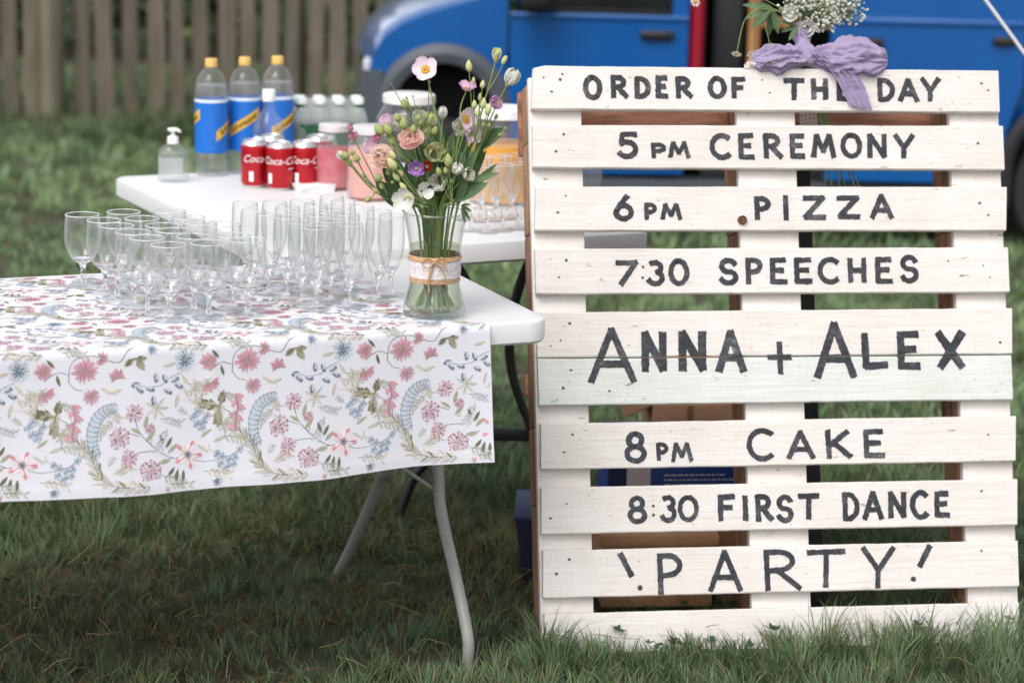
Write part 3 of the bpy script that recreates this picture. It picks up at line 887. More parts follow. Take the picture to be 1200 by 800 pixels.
# ---- hand lettering: each letter is brush strokes laid on the boards
def arcp(cx, cy, rx, ry, a0, a1, n=18):
    return [(cx + rx * math.cos(R(a0 + (a1 - a0) * i / n)), cy + ry * math.sin(R(a0 + (a1 - a0) * i / n))) for i in range(n + 1)]
FONT = {
 'O': [arcp(.5, .5, .5, .5, 100, 462, 30)],
 '0': [arcp(.5, .5, .5, .5, 100, 462, 30)],
 'R': [[(.08, 1), (.1, 0)], [(.08, .97)] + arcp(.4, .74, .42, .24, 90, -90) + [(.12, .48)], [(.4, .48), (1, .02)]],
 'P': [[(.08, 1), (.1, 0)], [(.08, .96)] + arcp(.45, .72, .5, .25, 90, -90) + [(.12, .45)]],
 'D': [[(.06, 1), (.06, 0)], [(.06, .98)] + arcp(.3, .5, .68, .48, 90, -90, 22) + [(.06, .02)]],
 'E': [[(.08, 1), (.08, 0)], [(.08, .97), (.95, .98)], [(.08, .52), (.8, .53)], [(.08, .03), (1, .02)]],
 'F': [[(.08, 1), (.08, 0)], [(.08, .96), (1, .99)], [(.08, .52), (.8, .52)]],
 'T': [[(0, .97), (1, .98)], [(.5, .97), (.46, 0)]],
 'H': [[(.06, 1), (.08, 0)], [(.94, 1), (.92, 0)], [(.06, .5), (.94, .5)]],
 'A': [[(.03, 0), (.5, 1)], [(.5, 1), (.97, 0)], [(.2, .33), (.8, .33)]],
 'Y': [[(.03, 1), (.48, .45)], [(1, 1), (.48, .42), (.45, 0)]],
 'M': [[(.05, 0), (.2, 1)], [(.2, 1), (.5, .25)], [(.5, .25), (.78, 1)], [(.78, 1), (.97, 0)]],
 'C': [arcp(.56, .5, .55, .5, 48, 312, 26)],
 'N': [[(.05, 0), (.08, 1)], [(.08, 1), (.92, .02)], [(.92, .02), (.95, 1)]],
 'I': [[(.5, 1), (.5, 0)]],
 'Z': [[(.02, .97), (.95, .98)], [(.95, .98), (.05, .05)], [(.05, .04), (1, .03)]],
 'S': [arcp(.52, .74, .42, .25, 20, 270, 16) + arcp(.5, .25, .46, .25, 90, -165, 16)[1:]],
 'L': [[(.1, 1), (.14, .04)], [(.14, .04), (1, .08)]],
 'X': [[(.05, 1), (.95, 0)], [(1, 1), (.1, 0)]],
 'K': [[(.06, 1), (.1, 0)], [(.9, .98), (.12, .45)], [(.3, .55), (1, .02)]],
 '5': [[(.95, .97), (.22, .97), (.14, .56)], [(.14, .56)] + arcp(.45, .32, .5, .31, 110, -150, 22)],
 '6': [[(.72, 1), (.3, .66), (.08, .36)], arcp(.5, .3, .46, .29, 165, -195, 26)],
 '7': [[(0, .95), (.98, .95)], [(.98, .95), (.2, 0)]],
 '3': [[(.12, .93)] + arcp(.45, .76, .42, .22, 110, -80, 14), arcp(.42, .28, .52, .27, 75, -160, 18)],
 '8': [arcp(.5, .76, .37, .23, 90, 450, 22), arcp(.5, .27, .48, .26, 90, 450, 24)],
 '+': [[(.5, 1), (.52, 0)], [(0, .52), (1, .52)]],
}
def brush_mat():
    m = bpy.data.materials.new('charcoal_brush_paint'); m.use_nodes = True
    N, L = m.node_tree.nodes, m.node_tree.links
    b = N['Principled BSDF']; b.inputs['Roughness'].default_value = 0.6
    tc = N.new('ShaderNodeTexCoord')
    def nz(s, sc, det):
        mp = N.new('ShaderNodeMapping'); mp.inputs['Scale'].default_value = s
        L.new(tc.outputs['Object'], mp.inputs[0])
        k = N.new('ShaderNodeTexNoise'); k.inputs['Scale'].default_value = sc; k.inputs['Detail'].default_value = det; k.inputs['Roughness'].default_value = 0.7
        L.new(mp.outputs[0], k.inputs['Vector']); return k.outputs['Fac']
    a = nz((1, 1, 1.3), 60, 6); c = nz((1, 1, 1), 14, 3); f = nz((1.0, 4, 3.0), 170, 4)
    ad = N.new('ShaderNodeMath'); ad.operation = 'ADD'; L.new(a, ad.inputs[0]); L.new(c, ad.inputs[1])
    ad2 = N.new('ShaderNodeMath'); ad2.operation = 'MULTIPLY_ADD'; L.new(f, ad2.inputs[0]); ad2.inputs[1].default_value = 0.8; L.new(ad.outputs[0], ad2.inputs[2])
    cr = N.new('ShaderNodeValToRGB')
    e = cr.color_ramp.elements
    e[0].position = 0.50; e[0].color = (*S(32, 34, 40), 1)
    e[1].position = 0.76; e[1].color = (*S(178, 172, 168), 1)
    k = e.new(0.58); k.color = (*S(50, 52, 58), 1)
    k = e.new(0.66); k.color = (*S(92, 92, 96), 1)
    dv = N.new('ShaderNodeMath'); dv.operation = 'MULTIPLY'; dv.inputs[1].default_value = 0.40
    L.new(ad2.outputs[0], dv.inputs[0]); L.new(dv.outputs[0], cr.inputs[0]); L.new(cr.outputs[0], b.inputs['Base Color'])
    return m
BRUSH = brush_mat()
lr = random.Random(31)
def stroke(mb, pts, w, layer, taper=True):
    P = [Vector((p[0], p[1])) for p in pts]
    d = [0.0]
    for i in range(1, len(P)): d.append(d[-1] + (P[i] - P[i - 1]).length)
    n = max(4, int(d[-1] / 0.0022))
    q = []
    for i in range(n + 1):
        s_ = d[-1] * i / n
        j = max(k for k in range(len(d)) if d[k] <= s_ + 1e-9); j = min(j, len(P) - 2)
        t = (s_ - d[j]) / max(1e-9, d[j + 1] - d[j])
        q.append(P[j].lerp(P[j + 1], t))
    sd = lr.uniform(0, 100)
    verts = []
    y = -0.0005 - layer * 0.00016
    for i, p in enumerate(q):
        t = q[min(i + 2, n)] - q[max(i - 2, 0)]
        t.normalize(); nn = Vector((-t.y, t.x))
        hw = w / 2 * (1 + 0.10 * mnoise.noise(Vector((i * 0.11, sd, 0))))
        j1 = 0.0006 * lr.uniform(-1, 1) + 0.001 * mnoise.noise(Vector((i * 0.5, sd, 5))); j2 = 0.0006 * lr.uniform(-1, 1) + 0.001 * mnoise.noise(Vector((i * 0.5, sd, 9)))
        e = p.copy()
        if i == 0: e = p - t * w * 0.28
        if i == n: e = p + t * w * 0.28
        for f_, jj in ((1, j1), (0.35, 0), (-0.35, 0), (-1, j2)):
            ee = e + nn * (hw * f_ + jj)
            if i in (0, n): ee += t * lr.uniform(-1, 1) * 0.0011
            verts.append((ee.x, y, ee.y))
    fs = []
    for i in range(n):
        for j in range(3):
            fs.append((i * 4 + j + 1, i * 4 + j, (i + 1) * 4 + j, (i + 1) * 4 + j + 1))
    mb.add(verts, fs)
def letter(mb, ch, x0, x1, y0, y1, w=0.0115, slope=0.0):
    cx, cy = (x0 + x1) / 2, (y0 + y1) / 2
    u0 = puv(x0, cy)[0] + w / 2; u1 = puv(x1, cy)[0] - w / 2
    v1 = puv(cx, y0)[1] - w / 2; v0 = puv(cx, y1)[1] + w / 2
    if ch == 'I': u0 = u1 = (u0 + u1) / 2
    for li, st in enumerate(FONT[ch]):
        pts = [(u0 + (u1 - u0) * p[0], v0 + (v1 - v0) * p[1] + slope * (p[0] - .5) * (v1 - v0)) for p in st]
        # smooth hand wobble
        pts = [(p[0] + 0.0006 * mnoise.noise(Vector((p[1] * 60, p[0] * 60, li))), p[1]) for p in pts]
        stroke(mb, pts, w, li)
def dots(mb, lst, r=0.004):
    for (px, py) in lst:
        u, v = puv(px, py)
        n = 12
        vs = [(u, -0.0006, v)] + [(u + r * lr.uniform(.8, 1.15) * math.cos(2 * PI * i / n), -0.0006, v + r * lr.uniform(.85, 1.15) * math.sin(2 * PI * i / n)) for i in range(n)]
        mb.add(vs, [(0, 1 + i, 1 + (i + 1) % n) for i in range(n)])
ROWS = {
 0: [('O', 683, 706, 88, 118), ('R', 714, 737, 87.5, 117), ('D', 742.5, 763, 89, 117), ('E', 767, 784, 88, 116.5), ('R', 790, 812.5, 89, 117), ('O', 829, 851.6, 89, 117), ('F', 855.7, 875, 89.7, 117),
     ('T', 917, 944.6, 91, 119), ('H', 949, 971.5, 91, 118.6), ('E', 979, 997.7, 91, 119.7), ('D', 1027, 1049, 91, 120.5), ('A', 1051, 1077.4, 91, 121), ('Y', 1077.4, 1103, 89.7, 120.5)],
 1: [('5', 722, 749, 153.5, 187), ('P', 761.7, 781.5, 166.7, 187, .0095), ('M', 781.5, 809.5, 165, 186.5, .0095), ('C', 831, 858.5, 156, 188), ('E', 863.7, 885, 155.5, 188), ('R', 892.5, 918, 155.5, 187.5), ('E', 924, 944.6, 156, 187),
     ('M', 948.7, 980.3, 156, 186.5), ('O', 984.5, 1010.6, 155.4, 186.5), ('N', 1015, 1040.3, 155.7, 187), ('Y', 1045.8, 1073, 156, 187)],
 2: [('6', 718, 743.7, 227, 260), ('P', 753.7, 770.7, 237, 259, .0095), ('M', 772.5, 800, 237.5, 258.7, .0095), ('P', 882.5, 903.7, 229, 259.5), ('I', 917, 925, 227.7, 260), ('Z', 939, 969, 228.5, 258.8), ('Z', 979, 1009, 228.5, 258), ('A', 1018, 1048, 226.3, 258)],
 3: [('7', 720, 749, 303.4, 336), ('3', 758, 780, 304, 336), ('0', 782.8, 808, 302.6, 335.6), ('S', 840.6, 866, 301.8, 335), ('P', 872, 894.7, 300.7, 334.8), ('E', 900.6, 923.4, 301, 334), ('E', 929, 952.9, 301, 333.4), ('C', 957.5, 985.8, 301, 333.7),
     ('H', 992, 1016.6, 300.7, 332.9), ('E', 1024, 1047, 300.4, 333.4), ('S', 1053, 1077.4, 298, 332.3)],
 4: [('A', 686.6, 747.6, 382.4, 450.3, .0145), ('N', 749.9, 782.8, 386.5, 438, .0165), ('N', 793, 829.6, 385.7, 437.3, .0175), ('A', 837, 875.8, 385, 438, .016), ('+', 898, 929.5, 398.3, 440, .012), ('A', 951.5, 1005, 375.5, 444.7, .0165), ('L', 1006.5, 1041.6, 387.8, 435, .0155),
     ('E', 1049.6, 1079.9, 386.5, 434, .0155), ('X', 1094.4, 1132, 386, 434, .0175)],
 6: [('8', 730.8, 758.4, 504.5, 543.5), ('P', 768, 784, 517.5, 541, .009), ('M', 785, 812.7, 517.5, 542, .009), ('C', 874.4, 909, 501, 540.6), ('A', 920, 956, 503, 539), ('K', 965.5, 999, 501.6, 538.6), ('E', 1010, 1037.6, 501.6, 537.3)],
 7: [('8', 734.7, 758.4, 580, 614, .0105), ('3', 773.7, 793.9, 579, 612.7, .0105), ('0', 793.9, 819, 579.6, 611.7, .010), ('F', 839.7, 863, 578, 611.7), ('I', 870.5, 876.4, 578.6, 611.7), ('R', 883.5, 907, 577.6, 612), ('S', 908.5, 930.6, 578.6, 612.7), ('T', 933.9, 962, 577, 610.4),
     ('D', 986, 1007.7, 575.3, 611), ('A', 1009.3, 1036.3, 573.7, 610), ('N', 1039.5, 1063, 574.3, 608.4), ('C', 1066, 1089.9, 573.7, 608.8), ('E', 1093.8, 1114, 574.3, 606.8)],
 8: [('P', 768, 801, 646, 698), ('A', 828, 871, 643, 694), ('R', 892, 939.4, 642, 693), ('T', 944.4, 993, 641.9, 689.6), ('Y', 1008.3, 1050.6, 638.6, 690.6)],
}
JA, JB = (puv(*rowsL[4][1]), puv(*rowsR[4][1])), (puv(*rowsL[5][0]), puv(*rowsR[5][0]))
def put_letter(mb, k):
    if k != 4:
        mb.build('letter', BRUSH, planks[k], smooth=False); return
    base = mb.mesh('letter', BRUSH, smooth=False)      # the names run over two boards: cut the paint at the joint
    for pl, (p, q), clr in ((planks[4], JA, 'outer'), (planks[5], JB, 'inner')):
        bm = bmesh.new(); bm.from_mesh(base)
        t = Vector((q[0] - p[0], 0, q[1] - p[1])); nrm = Vector((t.z, 0, -t.x)).normalized()   # points down
        bmesh.ops.bisect_plane(bm, geom=bm.verts[:] + bm.edges[:] + bm.faces[:], plane_co=(p[0], 0, p[1]), plane_no=nrm,
                               clear_outer=(clr == 'outer'), clear_inner=(clr == 'inner'))
        me = bpy.data.meshes.new('letter'); bm.to_mesh(me); bm.free(); me.materials.append(BRUSH)
        link(bpy.data.objects.new('letter', me), pl)
for k, row in ROWS.items():
    for L_ in row:
        mb = MB(); letter(mb, *L_); put_letter(mb, k)
for k, d_, r_ in ((3, (753.4, 312.8), 0.0028), (3, (753, 325.4), 0.0028), (7, (765.6, 592.5), 0.0032), (7, (765.6, 603), 0.0032), (8, (750, 688.4), 0.0058), (8, (1070.4, 678), 0.0058)):
    mb = MB(); dots(mb, [d_], r_); mb.build('letter_dot', BRUSH, planks[k], smooth=False)
for a_, b_ in (((727, 649), (740, 674)), ((1089, 640), (1078, 662))):
    mb = MB(); stroke(mb, [puv(*a_), puv(*b_)], 0.0125, 0); mb.build('letter', BRUSH, planks[8], smooth=False)
# black prop post that holds the sign up
pp = thing('sign_prop', 'slim black post propping up the pallet sign from behind', 'prop')
pp.matrix_world = PM
u0 = puv(941, 300, 0.2)[0]
MB().box(u0 - 0.04, u0 + 0.016, 0.174, 0.202, 0.06, 1.03, 0.003).build('post', mat('black_timber', (0.012, 0.012, 0.013), 0.6), pp)
# ------------------------------------------------------------------ front table
TZ = 0.73
TA = R(23)
C0 = Vector((0.045, 4.362, 0))
tX = Vector((math.cos(TA), math.sin(TA), 0)); tY = Vector((-math.sin(TA), math.cos(TA), 0))
def tl(p):      # world -> table local
    d = Vector(p) - C0
    return Vector((d.dot(tX), d.dot(tY), d.z))
PLAST = mat('white_table_plastic', S(222, 223, 224), 0.45, bump=0.08, bscale=300)
STEEL = mat('grey_powder_coat', S(150, 150, 146), 0.42, metal=0.0, spec=0.6, var=0.05, vscale=40)
def table_top(mb, x0, x1, y0, y1, z0, z1, rc, b):
    """slab with rounded corners and softened edges"""
    def loop(ins, z):
        pts = []
        for cx, cy, a0 in ((x1 - rc, y1 - rc, 0), (x0 + rc, y1 - rc, 90), (x0 + rc, y0 + rc, 180), (x1 - rc, y0 + rc, 270)):
            for i in range(9):
                a = R(a0 + 90 * i / 8)
                pts.append((cx + (rc - ins) * math.cos(a), cy + (rc - ins) * math.sin(a), z))
        return pts
    loops = [loop(b * 2, z0), loop(b * 0.6, z0 + b * 0.3), loop(0, z0 + b), loop(0, z1 - b), loop(b * 0.3, z1 - b * 0.3), loop(b, z1)]
    n = len(loops[0])
    vs = [p for l in loops for p in l]
    fs = [tuple(range(n - 1, -1, -1)), tuple((len(loops) - 1) * n + i for i in range(n))]
    for k in range(len(loops) - 1):
        fs += [(k * n + i, k * n + (i + 1) % n, (k + 1) * n + (i + 1) % n, (k + 1) * n + i) for i in range(n)]
    mb.add(vs, fs)
    return mb
ft = thing('folding_table', 'white plastic folding table with grey steel legs under the floral cloth', 'table', C0, TA)
table_top(MB(), -1.83, 0.034, 0, 0.66, TZ - 0.045, TZ, 0.05, 0.007).build('tabletop', PLAST, ft)
def smooth_path(ctrl, n=40):
    c = [Vector(p) for p in ctrl]
    c = [c[0] * 2 - c[1]] + c + [c[-1] * 2 - c[-2]]
    out = []
    m = len(c) - 3
    for i in range(n + 1):
        t = i / n * m; k = min(int(t), m - 1); t -= k
        p0, p1, p2, p3 = c[k:k + 4]
        out.append(0.5 * ((2 * p1) + (-p0 + p2) * t + (2 * p0 - 5 * p1 + 4 * p2 - p3) * t * t + (-p0 + 3 * p1 - 3 * p2 + p3) * t ** 3))
    return out
foot = tl(atz(547, 783, 0.0)); foot.z = 0.0
lx = foot.x
def on_x(px, py, x):      # where a sight line meets the upright plane of the leg frame
    d = ray(px, py); k = (C0 + tX * x - CAMP).dot(tX) / d.dot(tX)
    return tl(CAMP + d * k)
near = [on_x(px, py, lx) for px, py in ((513, 528), (514, 560), (516, 592), (523, 628), (534, 675), (545, 728), (549, 755), (548, 780))]
far = [on_x(px, py, lx - 0.05) for px, py in ((457, 530), (447, 560), (434, 592), (412, 640), (392, 680))]
near = [Vector((near[0].x, near[0].y, 0.685))] + near; near[-1].z = 0.0
far = [Vector((far[0].x + 0.03, far[0].y - 0.02, 0.685))] + far + [far[-1] + (far[-1] - far[-2]) * (far[-1].z / max(0.01, far[-2].z - far[-1].z))]
for mir in (0, 1):
    for lp in (near, far):
        q = [Vector((-1.83 - p.x if mir else p.x, p.y, p.z)) for p in lp]
        MB().tube(smooth_path(q, 48), 0.0118, 14).build('leg', STEEL, ft)
    xx = -1.83 - lx if mir else lx
    sgn = 1 if mir else -1
    MB().tube([(xx, near[1].y, 0.56), (xx + sgn * 0.03, far[1].y, 0.56)], 0.009, 10).build('cross_tube', STEEL, ft)
    b = MB(); p0 = Vector((xx, near[2].y + 0.01, near[2].z - 0.03)); p1 = Vector((xx + sgn * 0.50, 0.33, 0.684))
    b.box(-0.010, 0.010, -0.004, 0.004, 0, (p1 - p0).length, 0.003)
    o = b.build('folding_brace', STEEL, ft)
    o.location = p0; o.rotation_euler = (p1 - p0).to_track_quat('Z', 'Y').to_euler()
    nb = MB().ball((0, 0, 0), 0.007, 10, 6).build('bolt', mat('bolt_steel', S(190, 190, 190), 0.3, metal=1.0), ft)
    nb.location = (xx + 0.004, near[1].y - 0.013, near[1].z + 0.0)

# ------------------------------------------------------------------ tablecloth
CZ = TZ + 0.0025
YB, YF = 0.67, -0.010
RC = 0.010
def cloth_sec(t):
    """t metres along the cloth from the front edge of the table: t<0 drops at the front, 0..L lies on top, beyond drops at the back"""
    Lt = YB - YF - 2 * RC
    q = RC * PI / 2
    if t < -q: return YF, CZ - RC - (-t - q), 0
    if t < 0:
        a = (-t) / q * PI / 2
        return YF + RC - RC * math.sin(a), CZ - RC + RC * math.cos(a), 0
    if t < Lt: return YF + RC + t, CZ, 1
    if t < Lt + q:
        a = (t - Lt) / q * PI / 2
        return YB - RC + RC * math.sin(a), CZ - RC + RC * math.cos(a), 0
    return YB, CZ - RC - (t - Lt - q), 2
TMIN, TMAX = -0.262, 0.66 + 0.2
def cloth_xe(t):
    if t < 0: return -0.098 + 0.006 * (t / -0.26)
    return -0.098 - 0.075 * (1 - math.exp(-t / 0.05)) - 0.02 * t
def cloth_pt(x, t):
    y, z, k = cloth_sec(t)
    if t < 0:
        f = min(1, -t / 0.26)
        wv = math.sin(x * 7.3 + 0.6) * 0.55 + math.sin(x * 15.1 + 2.0) * 0.3 + 0.3 * mnoise.noise(Vector((x * 5, t * 5, 1)))
        y -= f ** 1.3 * (0.015 + 0.019 * wv) + f * 0.004 * mnoise.noise(Vector((x * 16 + t * 6, t * 3, 7)))
        for xc in (-0.62, -1.08): y -= 0.0022 * math.exp(-((x - xc) / 0.007) ** 2)      # creases from being folded away
        y -= 0.0010 * math.exp(-((t + 0.246) / 0.0018) ** 2)
        z += f * (0.004 * math.sin(x * 5.3 + 1.0) + 0.003 * mnoise.noise(Vector((x * 6, 3, 0))))
        e = max(0.0, (x - cloth_xe(t)) / 0.12 + 1)
        y += -0.006 * f * max(0, e) ** 2
    elif k == 1:
        z += 0.0006 * (1 + mnoise.noise(Vector((x * 9, y * 9, 2))))
    return Vector((x, y, z))
def cloth_nrm(x, t):
    e = 0.001
    a = cloth_pt(x + e, t) - cloth_pt(x - e, t); b = cloth_pt(x, t + e) - cloth_pt(x, t - e)
    return a.cross(b).normalized()
XL = -1.70
mbc = MB()
NT = 150
tk = [TMIN + (TMAX - TMIN) * j / NT for j in range(NT + 1)]
def cg(u, v):
    t = tk[round(v * NT)]
    xe = cloth_xe(t)
    return cloth_pt(XL + (xe - XL) * u, t)
mbc.grid(cg, 190, NT)
CLOTH = mat('printed_cotton', S(224, 223, 231), 0.9, bump=0.12, bscale=900, sheen=0.1, spec=0.15)
cloth = mbc.build('tablecloth', CLOTH, None, ang=180)
cloth.location = C0; cloth.rotation_euler = (0, 0, TA)
tag(cloth, 'white cotton tablecloth with pink and blue floral print hanging over the near table', 'tablecloth')
# ---- flat print: little painted shapes lying on the weave
PINK, DPINK, LPINK, MAUVE = S(204, 112, 138), S(166, 72, 102), S(232, 172, 184), S(194, 132, 156)
BLUE, SLATE, LBLUE = S(156, 174, 198), S(96, 108, 130), S(192, 206, 220)
OLIVE, TAN, DOLIVE = S(140, 130, 82), S(196, 184, 160), S(98, 96, 66)
INK = S(92, 92, 104)
K_ = 1 / 2327.0
shapes = []       # (list of (u, v) rows of paired points, colour, layer)
pr = random.Random(77)
def leafshape(cx, cy, ang, L_, w, col, layer=1, sharp=1.0, start=0.0):
    n = 5
    rows = []
    ca, sa = math.cos(ang), math.sin(ang)
    bend = pr.uniform(-0.25, 0.25)
    for i in range(n + 1):
        t = i / n
        hw = w / 2 * (math.sin(PI * min(1, t * 0.92 + 0.04)) ** sharp) * (0.75 + 0.5 * t if sharp < 1 else 1)
        d = start + (L_ - start) * t; off = bend * L_ * t * t * 0.5
        x = cx + ca * d - sa * off; y = cy + sa * d + ca * off
        rows.append(((x - sa * hw, y + ca * hw), (x + sa * hw, y - ca * hw)))
    shapes.append((rows, col, layer))
def line(pts, w, col, layer=0):
    pts = smooth_path([(p[0], p[1], 0) for p in pts], max(6, 5 * len(pts)))
    rows = []
    for i, p in enumerate(pts):
        t = pts[min(i + 1, len(pts) - 1)] - pts[max(i - 1, 0)]
        t.normalize()
        hw = w / 2 * pr.uniform(0.6, 1.2)
        rows.append(((p.x - t.y * hw, p.y + t.x * hw), (p.x + t.y * hw, p.y - t.x * hw)))
    shapes.append((rows, col, layer))
def vary(c, a=0.12):
    k = pr.uniform(1 - a, 1 + a); return tuple(min(1, q * k) for q in c)
def daisy(x, y, r, n, col, col2, a0=0, a1=2 * PI, w=0.20, inkc=INK, core=None):
    for i in range(n):
        a = a0 + (a1 - a0) * (i + pr.uniform(-0.2, 0.2)) / n
        rr = r * pr.uniform(0.8, 1.08)
        leafshape(x, y, a, rr, r * w * pr.uniform(0.8, 1.2), vary(col, 0.2), 1 + i % 3, 0.7, r * 0.12)
        if i % 2 == 0:
            line([(x + math.cos(a) * r * 0.2, y + math.sin(a) * r * 0.2), (x + math.cos(a + 0.05) * rr * 0.75, y + math.sin(a + 0.05) * rr * 0.75)], 2.2, col2, 5)
        else:
            leafshape(x, y, a + 0.1, rr * 0.62, r * 0.13, col2, 4, 0.8, r * 0.1)
    for i in range(6):
        a = pr.uniform(0, 2 * PI); leafshape(x, y, a, r * 0.2, r * 0.14, core or vary(OLIVE), 6, 0.8)
def pompom(x, y, r):
    for i in range(26):
        a = 2 * PI * i / 26 + pr.uniform(-0.1, 0.1); q = r * pr.uniform(0.65, 1.05)
        line([(x + math.cos(a) * r * pr.uniform(0, .3), y + math.sin(a) * r * pr.uniform(0, .3)), (x + math.cos(a) * q, y + math.sin(a) * q)], 2.6, vary(MAUVE if i % 3 else DPINK, .2), 2)
        leafshape(x + math.cos(a) * q * 0.9, y + math.sin(a) * q * 0.9, a, r * 0.2, r * 0.16, vary(PINK if i % 2 else DPINK), 3, 0.8)
    for i in range(10):
        a = pr.uniform(0, 2 * PI); leafshape(x + math.cos(a) * r * .3, y + math.sin(a) * r * .3, a, r * 0.3, r * 0.14, vary(LPINK if i % 2 else SLATE), 4)
def bell(x, y, a, s_):
    leafshape(x, y, a, s_ * 1.9, s_ * 1.25, vary(BLUE), 2, 0.45)
    leafshape(x, y, a + 0.25, s_ * 1.7, s_ * 0.4, vary(SLATE), 3, 0.8)
    leafshape(x, y, a - 0.3, s_ * 1.6, s_ * 0.35, vary(LBLUE), 3, 0.8)
    for k in (-0.5, 0, 0.5):
        leafshape(x + math.cos(a) * s_ * 1.5, y + math.sin(a) * s_ * 1.5, a + k, s_ * 0.7, s_ * 0.4, vary(SLATE), 4, 0.7)
def forget(x, y, s_):
    for i in range(5):
        a = 2 * PI * i / 5 + pr.uniform(-.2, .2)
        leafshape(x, y, a, s_, s_ * 0.75, vary(LBLUE if i % 2 else BLUE), 2, 0.6); line([(x, y), (x + math.cos(a) * s_, y + math.sin(a) * s_)], 1.8, SLATE, 4)
def jag_leaf(x, y, a, s_):
    leafshape(x, y, a, s_, s_ * 0.3, vary(OLIVE), 2)
    for k in (0.25, 0.45, 0.65):
        for sg in (-1, 1):
            leafshape(x + math.cos(a) * s_ * k, y + math.sin(a) * s_ * k, a + sg * 0.75, s_ * 0.36 * (1.1 - k * .5), s_ * 0.17, vary(OLIVE if pr.random() < .6 else DOLIVE), 2)
    line([(x, y), (x + math.cos(a) * s_, y + math.sin(a) * s_)], 2.2, DOLIVE, 4)
# --- one repeat of the print (units of the measured drawing, v runs downwards)
daisy(0, 0, 54, 24, PINK, DPINK, w=0.17)
daisy(68, -47, 30, 13, PINK, DPINK, -2.2, 2.9)
daisy(130, 32, 36, 13, PINK, DPINK, 2.6, 6.6)
daisy(20, 103, 36, 18, MAUVE, DPINK)
daisy(-164, -8, 40, 18, PINK, DPINK)
daisy(-162, 78, 42, 13, PINK, DPINK, -0.4, 2.7)
daisy(-262, -15, 50, 17, LBLUE, SLATE, w=0.26, core=SLATE)
daisy(275, -72, 28, 11, LBLUE, SLATE, core=SLATE)
line([(-66, 40), (-58, -20), (-30, -52), (30, -60), (68, -47)], 3, INK); line([(68, -47), (140, -28), (175, -70), (205, -85)], 3, DOLIVE)
line([(-66, 40), (-40, 70), (-10, 78)], 2.6, DOLIVE); line([(-164, 30), (-110, 0), (-66, 10)], 3, DOLIVE)
for (x, y, a, s_) in ((205, -40, 0.9, 62), (205, -40, 2.6, 52), (205, -40, 0.1, 48)): jag_leaf(x, y, a, s_)
for (x, y, a) in ((-120, -20, -2.3), (-112, 10, 1.4), (60, 70, 0.4), (80, 88, 0.2), (100, 92, -0.2)): leafshape(x, y, a, 46, 14, vary(DOLIVE if x < 0 else TAN), 1)
bl = [(287, 25, 1.5), (318, 32, 1.2), (245, 82, 0.3), (205, 75, 0.7), (320, 93, 0.5), (350, 65, -0.4), (365, 75, 0.4), (275, 115, 1.6), (222, 60, 2.8)]
for x, y, a in bl: bell(x, y, a, 17)
line([(200, 60), (250, 78), (310, 75), (345, 50), (392, 30)], 2.4, SLATE)
line([(392, 30), (405, 70), (380, 130), (420, 150)], 2.2, TAN)
for x, y, a in ((320, 0, -0.2), (395, 40, 0.9), (402, 90, 1.2), (380, 120, 1.9), (420, 140, 0.5)): leafshape(x, y, a, 52, 14, vary(TAN), 1)
for i in range(7):
    a = 2 * PI * i / 7; leafshape(288, 165, a, 50, 11, vary(TAN if i % 2 else S(176, 172, 160)), 1)
# trio of olive leaves, fuchsia string, ribbed blue flower spike (next to it)
for (a, s_) in ((-1.25, 70), (-2.9, 95), (1.75, 86)): jag_leaf(-122, 180, a, s_)
line([(-122, 180), (-70, 215), (-40, 280), (20, 360), (48, 420)], 3, INK); line([(-55, 130), (-60, 200), (-40, 262)], 2.2, DPINK)
for i in range(6):
    y = 132 + i * 24; x = -52 + 7 * math.sin(i)
    leafshape(x, y, 0.5 + (i % 2) * 1.9, 36, 16, vary(PINK), 2, 0.6); leafshape(x, y, 1.5, 30, 12, vary(DPINK), 3, 0.8); leafshape(x + 8, y + 12, 0.9, 24, 6, DPINK, 4)
cat = smooth_path([(128, 152, 0), (90, 158, 0), (48, 185, 0), (22, 240, 0), (20, 300, 0), (38, 352, 0)], 15)
band = []
for i, p in enumerate(cat):
    t = (cat[min(i + 1, 15)] - cat[max(i - 1, 0)]).normalized(); w = (15 + 6 * math.sin(PI * i / 15)) * (0.55 if i in (0, 15) else 1)
    band.append(((p.x - t.y * w, p.y + t.x * w), (p.x + t.y * w, p.y - t.x * w)))
shapes.append((band, vary(LBLUE, 0.05), 1))
for i in range(1, 15):
    (ax0, ay0), (bx0, by0) = band[i]
    cx_, cy_ = (ax0 + bx0) / 2, (ay0 + by0) / 2; t = (cat[i + 1] - cat[i - 1]).normalized()
    line([(ax0, ay0), (cx_ + t.x * 7, cy_ + t.y * 7), (bx0, by0)], 2.2, SLATE, 4)
    line([(ax0, ay0), (cx_ - t.x * 2, cy_ - t.y * 2), (bx0, by0)], 1.6, BLUE, 3)
    for (qx, qy) in ((ax0, ay0), (bx0, by0)):
        leafshape(qx, qy, math.atan2(qy - cy_, qx - cx_) + 0.5, 9, 6, vary(BLUE), 4); 
    leafshape(cx_, cy_, math.atan2(by0 - cy_, bx0 - cx_), 17, 7, vary(BLUE), 2)
line([a for a, b in band], 2.0, SLATE, 5); line([b for a, b in band], 2.0, SLATE, 5)
for (x, y, r_) in ((195, 180, 36), (128, 275, 43), (165, 360, 37), (255, 415, 46), (258, 245, 22)): pompom(x, y, r_)
line([(195, 190), (215, 260), (280, 330), (350, 373), (412, 365)], 3, INK); line([(128, 275), (170, 260), (215, 275)], 2.4, INK); line([(165, 360), (200, 340), (290, 335)], 2.2, INK); line([(258, 250), (262, 300), (250, 300)], 2.2, DOLIVE); line([(255, 415), (300, 380), (350, 373)], 2.2, INK)
